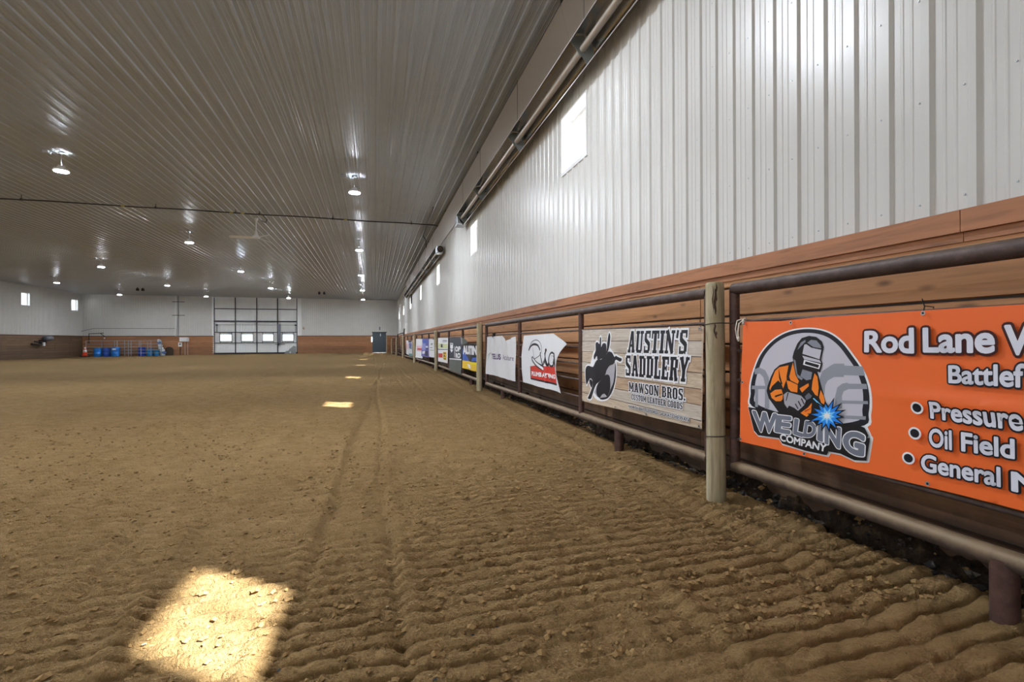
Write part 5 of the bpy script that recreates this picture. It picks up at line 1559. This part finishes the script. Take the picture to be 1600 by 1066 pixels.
# ceiling fan
FX, FY = -4.75, 23.4
fz = ceil_z(FX)
fan = thing('ceiling_fan', 'white ceiling fan hanging on a long rod below the black gas pipe', 'ceiling fan', (FX, FY, fz))
part(MB().lathe([(0.09, 0), (0.09, -0.03), (0.045, -0.14), (0.02, -0.15)], (FX, FY, fz), 16), 'canopy', ['white_paint'], fan)
part(MB().tube([(FX, FY, fz - 0.1), (FX, FY, fz - 0.68)], 0.022, 10), 'rod', ['white_paint'], fan)
part(MB().lathe([(0.02, 0.30), (0.05, 0.2), (0.09, 0.08), (0.12, 0.05), (0.15, 0.0), (0.15, -0.06), (0.05, -0.08)], (FX, FY, fz - 0.80), 20), 'motor', ['white_paint'], fan)
for k in range(3):
    a = math.radians(186 + 120 * k)
    mb = MB()
    P_ = []
    for r_, w in ((0.12, 0.05), (0.25, 0.10), (0.6, 0.12), (0.95, 0.10), (1.0, 0.06)):
        for sd in (-1, 1):
            P_.append((FX + r_ * math.cos(a) - sd * w * math.sin(a), FY + r_ * math.sin(a) + sd * w * math.cos(a), fz - 0.83 + sd * 0.028 - 0.02 * r_))
    top_ = [(p[0], p[1], p[2] + 0.008) for p in P_]
    m_n = len(P_)
    fs = []
    for i in range(0, m_n - 2, 2):
        fs += [(i, i + 1, i + 3, i + 2), (m_n + i, m_n + i + 2, m_n + i + 3, m_n + i + 1), (i, i + 2, m_n + i + 2, m_n + i), (i + 1, m_n + i + 1, m_n + i + 3, i + 3)]
    fs += [(0, m_n, m_n + 1, 1), (m_n - 2, m_n - 1, 2 * m_n - 1, 2 * m_n - 2)]
    part(mb.add(P_ + top_, fs), 'blade', ['white_paint'], fan)

for (x, y, nm) in ((-21.7, 56.0, 'small dark ceiling box, left one of the pair left of the overhead door'), (-21.3, 56.1, 'small dark ceiling box, right one of the pair left of the overhead door'),
                   (-5.36, 55.5, 'small dark ceiling box, left one of the pair right of the overhead door'), (-4.86, 55.4, 'small dark ceiling box, right one of the pair right of the overhead door')):
    z = ceil_z(x)
    r_ = thing('speaker_box', nm, 'box', (x, y, z), 'small dark boxes under the ceiling')
    part(MB().box((x - 0.03, y - 0.03, z - 0.12), (x + 0.03, y + 0.03, z)), 'mount', ['black_iron'], r_)
    part(MB().bbox((x - 0.11, y - 0.1, z - 0.34), (x + 0.11, y + 0.1, z - 0.10), 0.03), 'housing', ['black_iron'], r_)

# ------------------------------------------------------------------ things along the far wall
def barrel(label, x, y, r, h, m, lid=True, patch=False):
    z = gz(x, y) - 0.02
    root = thing('plastic_barrel', label, 'barrel', (x, y, z), 'blue plastic barrels along the far wall')
    pr = [(r * 0.90, 0), (r * 0.97, 0.03), (r * 0.99, 0.10 * h), (r, 0.33 * h), (r * 1.03, 0.345 * h), (r, 0.36 * h), (r, 0.66 * h), (r * 1.03, 0.675 * h), (r, 0.69 * h), (r * 0.98, 0.93 * h), (r * 0.92, 0.985 * h), (r * 0.92, h), (r * 0.86, h), (r * 0.86, 0.975 * h)]
    part(MB().lathe(pr, (x, y, z), 28), 'body', [m], root)
    for a in (0.6, 3.7):
        part(MB().lathe([(0.035, 0), (0.035, 0.02), (0.02, 0.022)], (x + 0.5 * r * math.cos(a), y + 0.5 * r * math.sin(a), z + 0.97 * h), 10), 'bung', ['rubber_black'], root)
    if patch:
        vs = []
        for i in range(7):
            a = -PI / 2 - 0.45 + 0.9 * i / 6
            for zz_ in (0.72, 0.88):
                vs.append((x + (r * 0.995 + 0.004) * math.cos(a), y + (r * 0.995 + 0.004) * math.sin(a), z + zz_ * h))
        part(MB().add(vs, [(2 * i, 2 * i + 2, 2 * i + 3, 2 * i + 1) for i in range(6)]), 'sticker', ['bag_white'], root)
    return root


YB2 = 64.1
barrel('light blue plastic barrel beside the traffic cone', -28.55, YB2, 0.36, 0.97, 'blue_light')
barrel('darker blue plastic barrel, second from the traffic cone', -27.72, YB2, 0.36, 0.95, 'blue_mid')
barrel('blue plastic barrel with a pale sticker, third from the traffic cone', -26.78, YB2 - 0.3, 0.38, 1.02, 'blue_light', True, True)
barrel('deep royal blue plastic barrel behind the grey corral panel', -24.78, 64.96, 0.35, 1.0, 'blue_deep')
barrel('teal blue plastic barrel right of the royal blue one', -23.98, 64.93, 0.30, 0.80, 'blue_teal')
barrel('short teal barrel at the end of the corral panel beside the white bundle', -23.3, 64.9, 0.25, 0.66, 'blue_teal')

cx_, cy_ = -29.75, 64.2
cz_ = gz(cx_, cy_)
cone = thing('traffic_cone', 'orange traffic cone with white bands left of the blue barrels', 'traffic cone', (cx_, cy_, cz_))
part(MB().bbox((cx_ - 0.32, cy_ - 0.32, cz_ - 0.02), (cx_ + 0.32, cy_ + 0.32, cz_ + 0.07), 0.02), 'base', ['rubber_black'], cone)
part(MB().lathe([(0.25, 0.06), (0.20, 0.34)], (cx_, cy_, cz_), 20), 'shell', ['cone_orange'], cone)
part(MB().lathe([(0.203, 0.34), (0.175, 0.50)], (cx_, cy_, cz_), 20), 'band', ['cone_orange'], cone)
part(MB().lathe([(0.178, 0.50), (0.13, 0.76)], (cx_, cy_, cz_), 20), 'reflective_band', ['white_paint'], cone)
part(MB().lathe([(0.128, 0.76), (0.108, 0.86), (0.106, 0.86)], (cx_, cy_, cz_), 20), 'band', ['cone_orange'], cone)
part(MB().lathe([(0.108, 0.86), (0.06, 1.04), (0.05, 1.05)], (cx_, cy_, cz_), 20), 'reflective_band', ['white_paint'], cone)

# grey portable corral panels leaning by the boards
def corral(label, x0, x1, y, ups, lean=0.0):
    z0 = gz((x0 + x1) / 2, y)
    root = thing('corral_panel', label, 'gate panel', ((x0 + x1) / 2, y, z0), 'grey portable corral panels')
    for z in (1.72, 1.35, 1.0, 0.68, 0.34):
        part(MB().tube([(x0, y, z0 + z), (x1, y, z0 + z)], 0.028, 8), 'rail', ['gate_grey'], root)
    for x in ups:
        part(MB().tube([(x, y, z0 - 0.03), (x, y, z0 + 1.74)], 0.034, 8), 'upright', ['gate_grey'], root)
    return root


corral('grey tube corral panel standing behind the three blue barrels', -30.0, -27.1, 64.95, (-30.0, -28.55, -27.38))
corral('grey tube corral panel in front of the royal blue barrel', -27.2, -22.75, 64.55, (-27.2, -26.95, -25.9, -25.65, -24.72, -23.75, -22.75))
corral('grey tube corral panel standing behind the front one, against the boards', -26.6, -23.1, 65.385, (-26.6, -25.2, -24.4, -23.1))

mb = MB()
for k, (dx, dz, r_) in enumerate(((0, 0.1, 0.2), (0.12, 0.35, 0.24), (-0.05, 0.6, 0.25), (-0.15, 0.85, 0.24), (-0.25, 1.15, 0.24), (-0.3, 1.42, 0.25), (-0.34, 1.66, 0.2))):
    mb.blob((-22.95 + dx + 0.2, 64.9, gz(-23, 65) + dz), (r_, 0.2, 0.17), k, 2, 0.22, k % 4 == 1)
tag(mb.build('wrapped_bundle', ['bag_white', 'bag_blue'], loc=(-22.85, 64.9, gz(-23, 65))), 'tall crumpled white and blue plastic bundle at the end of the corral panels', 'bundle')
mb = MB()
pr = [(-0.42, 0)] + [(0.42 * math.cos(PI - PI * i / 12), 0.55 + 0.42 * math.sin(PI * i / 12)) for i in range(13)] + [(0.42, 0)]
mb.extrude_profile(pr, lambda a, b: (-22.28 + a, 65.33, gz(-22, 65.3) + b * 1.0), lambda a, b: (-22.28 + a, 65.43, gz(-22, 65.3) + b), closed=True)
tag(mb.build('arched_board', ['brown_rubber'], loc=(-22.28, 65.4, gz(-22, 65))), 'dark brown arched board against the wall right of the white bundle', 'board')

# electrical cabinet with conduits
ex = -20.75
el = thing('electrical_cabinet', 'wide white electrical cabinet on the far wall boards', 'cabinet', (ex, YB - 0.05, 1.36))
part(MB().bbox((ex - 0.46, YB - 0.30, 1.37), (ex + 0.46, YB - 0.05, 1.86), 0.02), 'body', ['white_paint'], el)
part(MB().bbox((ex - 0.42, YB - 0.32, 1.41), (ex + 0.42, YB - 0.30, 1.82), 0.008), 'door', ['white_vinyl'], el)
part(MB().box((ex + 0.3, YB - 0.345, 1.58), (ex + 0.34, YB - 0.32, 1.66)), 'handle', ['dark_steel'], el)
for dx in (0.05, 0.33):
    part(MB().tube([(ex + dx, YB - 0.12, -0.16), (ex + dx, YB - 0.12, 1.38)], 0.03, 8), 'conduit', ['galvanised'], el)
mt = thing('switch_box', 'small white switch box below the left end of the electrical cabinet', 'box', (ex - 0.42, YB - 0.05, 0.8))
part(MB().bbox((ex - 0.60, YB - 0.24, 0.80), (ex - 0.26, YB - 0.05, 1.27), 0.02), 'body', ['white_paint'], mt)
part(MB().lathe([(0.09, 0), (0.09, 0.06), (0.05, 0.07)], (ex - 0.40, YB - 0.31, 1.08), 16, axis='Y'), 'dial', ['bracket_grey'], mt)
part(MB().tube([(ex - 0.44, YB - 0.1, -0.16), (ex - 0.44, YB - 0.1, 0.82)], 0.04, 8), 'conduit', ['dark_steel'], mt)

# vertical pipes with crossbars above the cabinet
vp = thing('riser_pipes', 'white riser pipe with two dark crossbars from the ceiling to the boards', 'pipe', (-21.6, YB - 0.06, 2.0))
part(MB().tube([(-21.62, YB - 0.07, 2.0), (-21.62, YB - 0.07, 6.56)], 0.085, 10), 'white_pipe', ['white_paint'], vp)
part(MB().tube([(-21.38, YB - 0.06, 1.86), (-21.38, YB - 0.06, 6.56)], 0.035, 8), 'grey_pipe', ['motor_grey'], vp)
for z in (5.88, 4.35):
    part(MB().box((-21.95, YB - 0.18, z - 0.03), (-20.7, YB - 0.13, z + 0.03)), 'crossbar', ['dark_steel'], vp)
cd = thing('wall_conduit', 'thin grey conduit running level along the far wall above the corral panels', 'conduit', (-25, YB - 0.05, 2.85))
part(MB().tube([(-21.62, YB - 0.06, 2.03), (-21.62, YB - 0.06, 2.85), (-29.5, YB - 0.06, 2.85), (-30.5, YB - 0.4, 2.52)], 0.025, 8), 'tube', ['motor_grey'], cd)
sw = thing('swing_arm', 'dark steel swing arm on the boards above the light blue barrel', 'bracket', (-29.9, YB - 0.08, 1.3))
part(MB().tube([(-29.93, YB - 0.10, 1.2), (-29.93, YB - 0.10, 2.26), (-28.4, YB - 0.5, 2.32)], 0.04, 8).tube([(-28.72, YB - 0.45, 2.30), (-28.34, YB - 0.5, 2.0), (-28.33, YB - 0.5, 1.85)], 0.035, 8), 'arm', ['dark_steel'], sw)
part(MB().blob((-28.33, YB - 0.5, 1.78), (0.07, 0.07, 0.08), 2, 2, 0.05), 'knob', ['white_paint'], sw)
tag(MB().lathe([(0.16, 0), (0.16, 0.03), (0.13, 0.045)], (-8.08, YB - 0.05 - 0.0, 2.93), 20, axis='Y').build('wall_disc', ['beige_plastic'], loc=(-8.08, YB - 0.05, 2.93)), 'small round beige disc on the far wall right of the overhead door', 'wall disc')
tag(MB().bbox((0.70, YB - 0.10, 2.72), (0.84, YB - 0.02, 3.12), 0.01).build('wall_switch', ['motor_grey'], loc=(0.77, YB - 0.06, 2.72)), 'small upright grey box on the wall above the grey sliding door', 'box')
mb = MB()
for k in range(16):
    a, b = random.random(), random.random()
    mb.blob((-9.15 - 0.95 * a, YB - 0.42 + 0.16 * random.random(), 0.0 + 0.75 * b * (1 - a)), (0.16, 0.12, 0.12), k, 2, 0.3, k % 3 == 0)
mb.extrude_profile([(-10.25, -0.12), (-9.9, 0.12), (-9.5, 0.55), (-9.2, 0.82), (-8.95, 0.72), (-8.95, -0.12)], lambda x, z: (x, YB - 0.5, z), lambda x, z: (x, YB - 0.2, z), closed=True)
tag(mb.build('snow_heap', ['stone_grey', 'bag_white'], loc=(-9.5, YB - 0.35, -0.1)), 'lumpy grey heap at the right foot of the overhead door', 'heap')

# motor on the left wall
wm = thing('winch_motor', 'grey motor with a black arm on the boards of the left wall', 'motor', (XL + 0.06, 58.2, 1.2))
part(MB().lathe([(0.1, -0.55), (0.25, -0.5), (0.25, 0.4), (0.2, 0.5), (0.1, 0.52)], (XL + 0.42, 58.75, 1.72), 18, axis='Y'), 'casing', ['motor_grey'], wm)
part(MB().box((XL + 0.05, 58.0, 1.25), (XL + 0.2, 58.9, 1.55)).tube([(XL + 0.3, 58.2, 1.42), (XL + 0.4, 57.5, 1.38), (XL + 0.35, 56.8, 1.42)], 0.05, 8).tube([(XL + 0.3, 58.2, 1.2), (XL + 0.35, 57.4, 1.1), (XL + 0.3, 56.5, 1.18)], 0.09, 8), 'arm', ['black_iron'], wm)
part(MB().tube([(XL + 0.45, 58.0, 1.0), (XL + 0.45, 58.0, 1.34)], 0.10, 12), 'bottle', ['white_paint'], wm)

for o in bpy.data.objects:
    if '_o' in o: del o['_o']
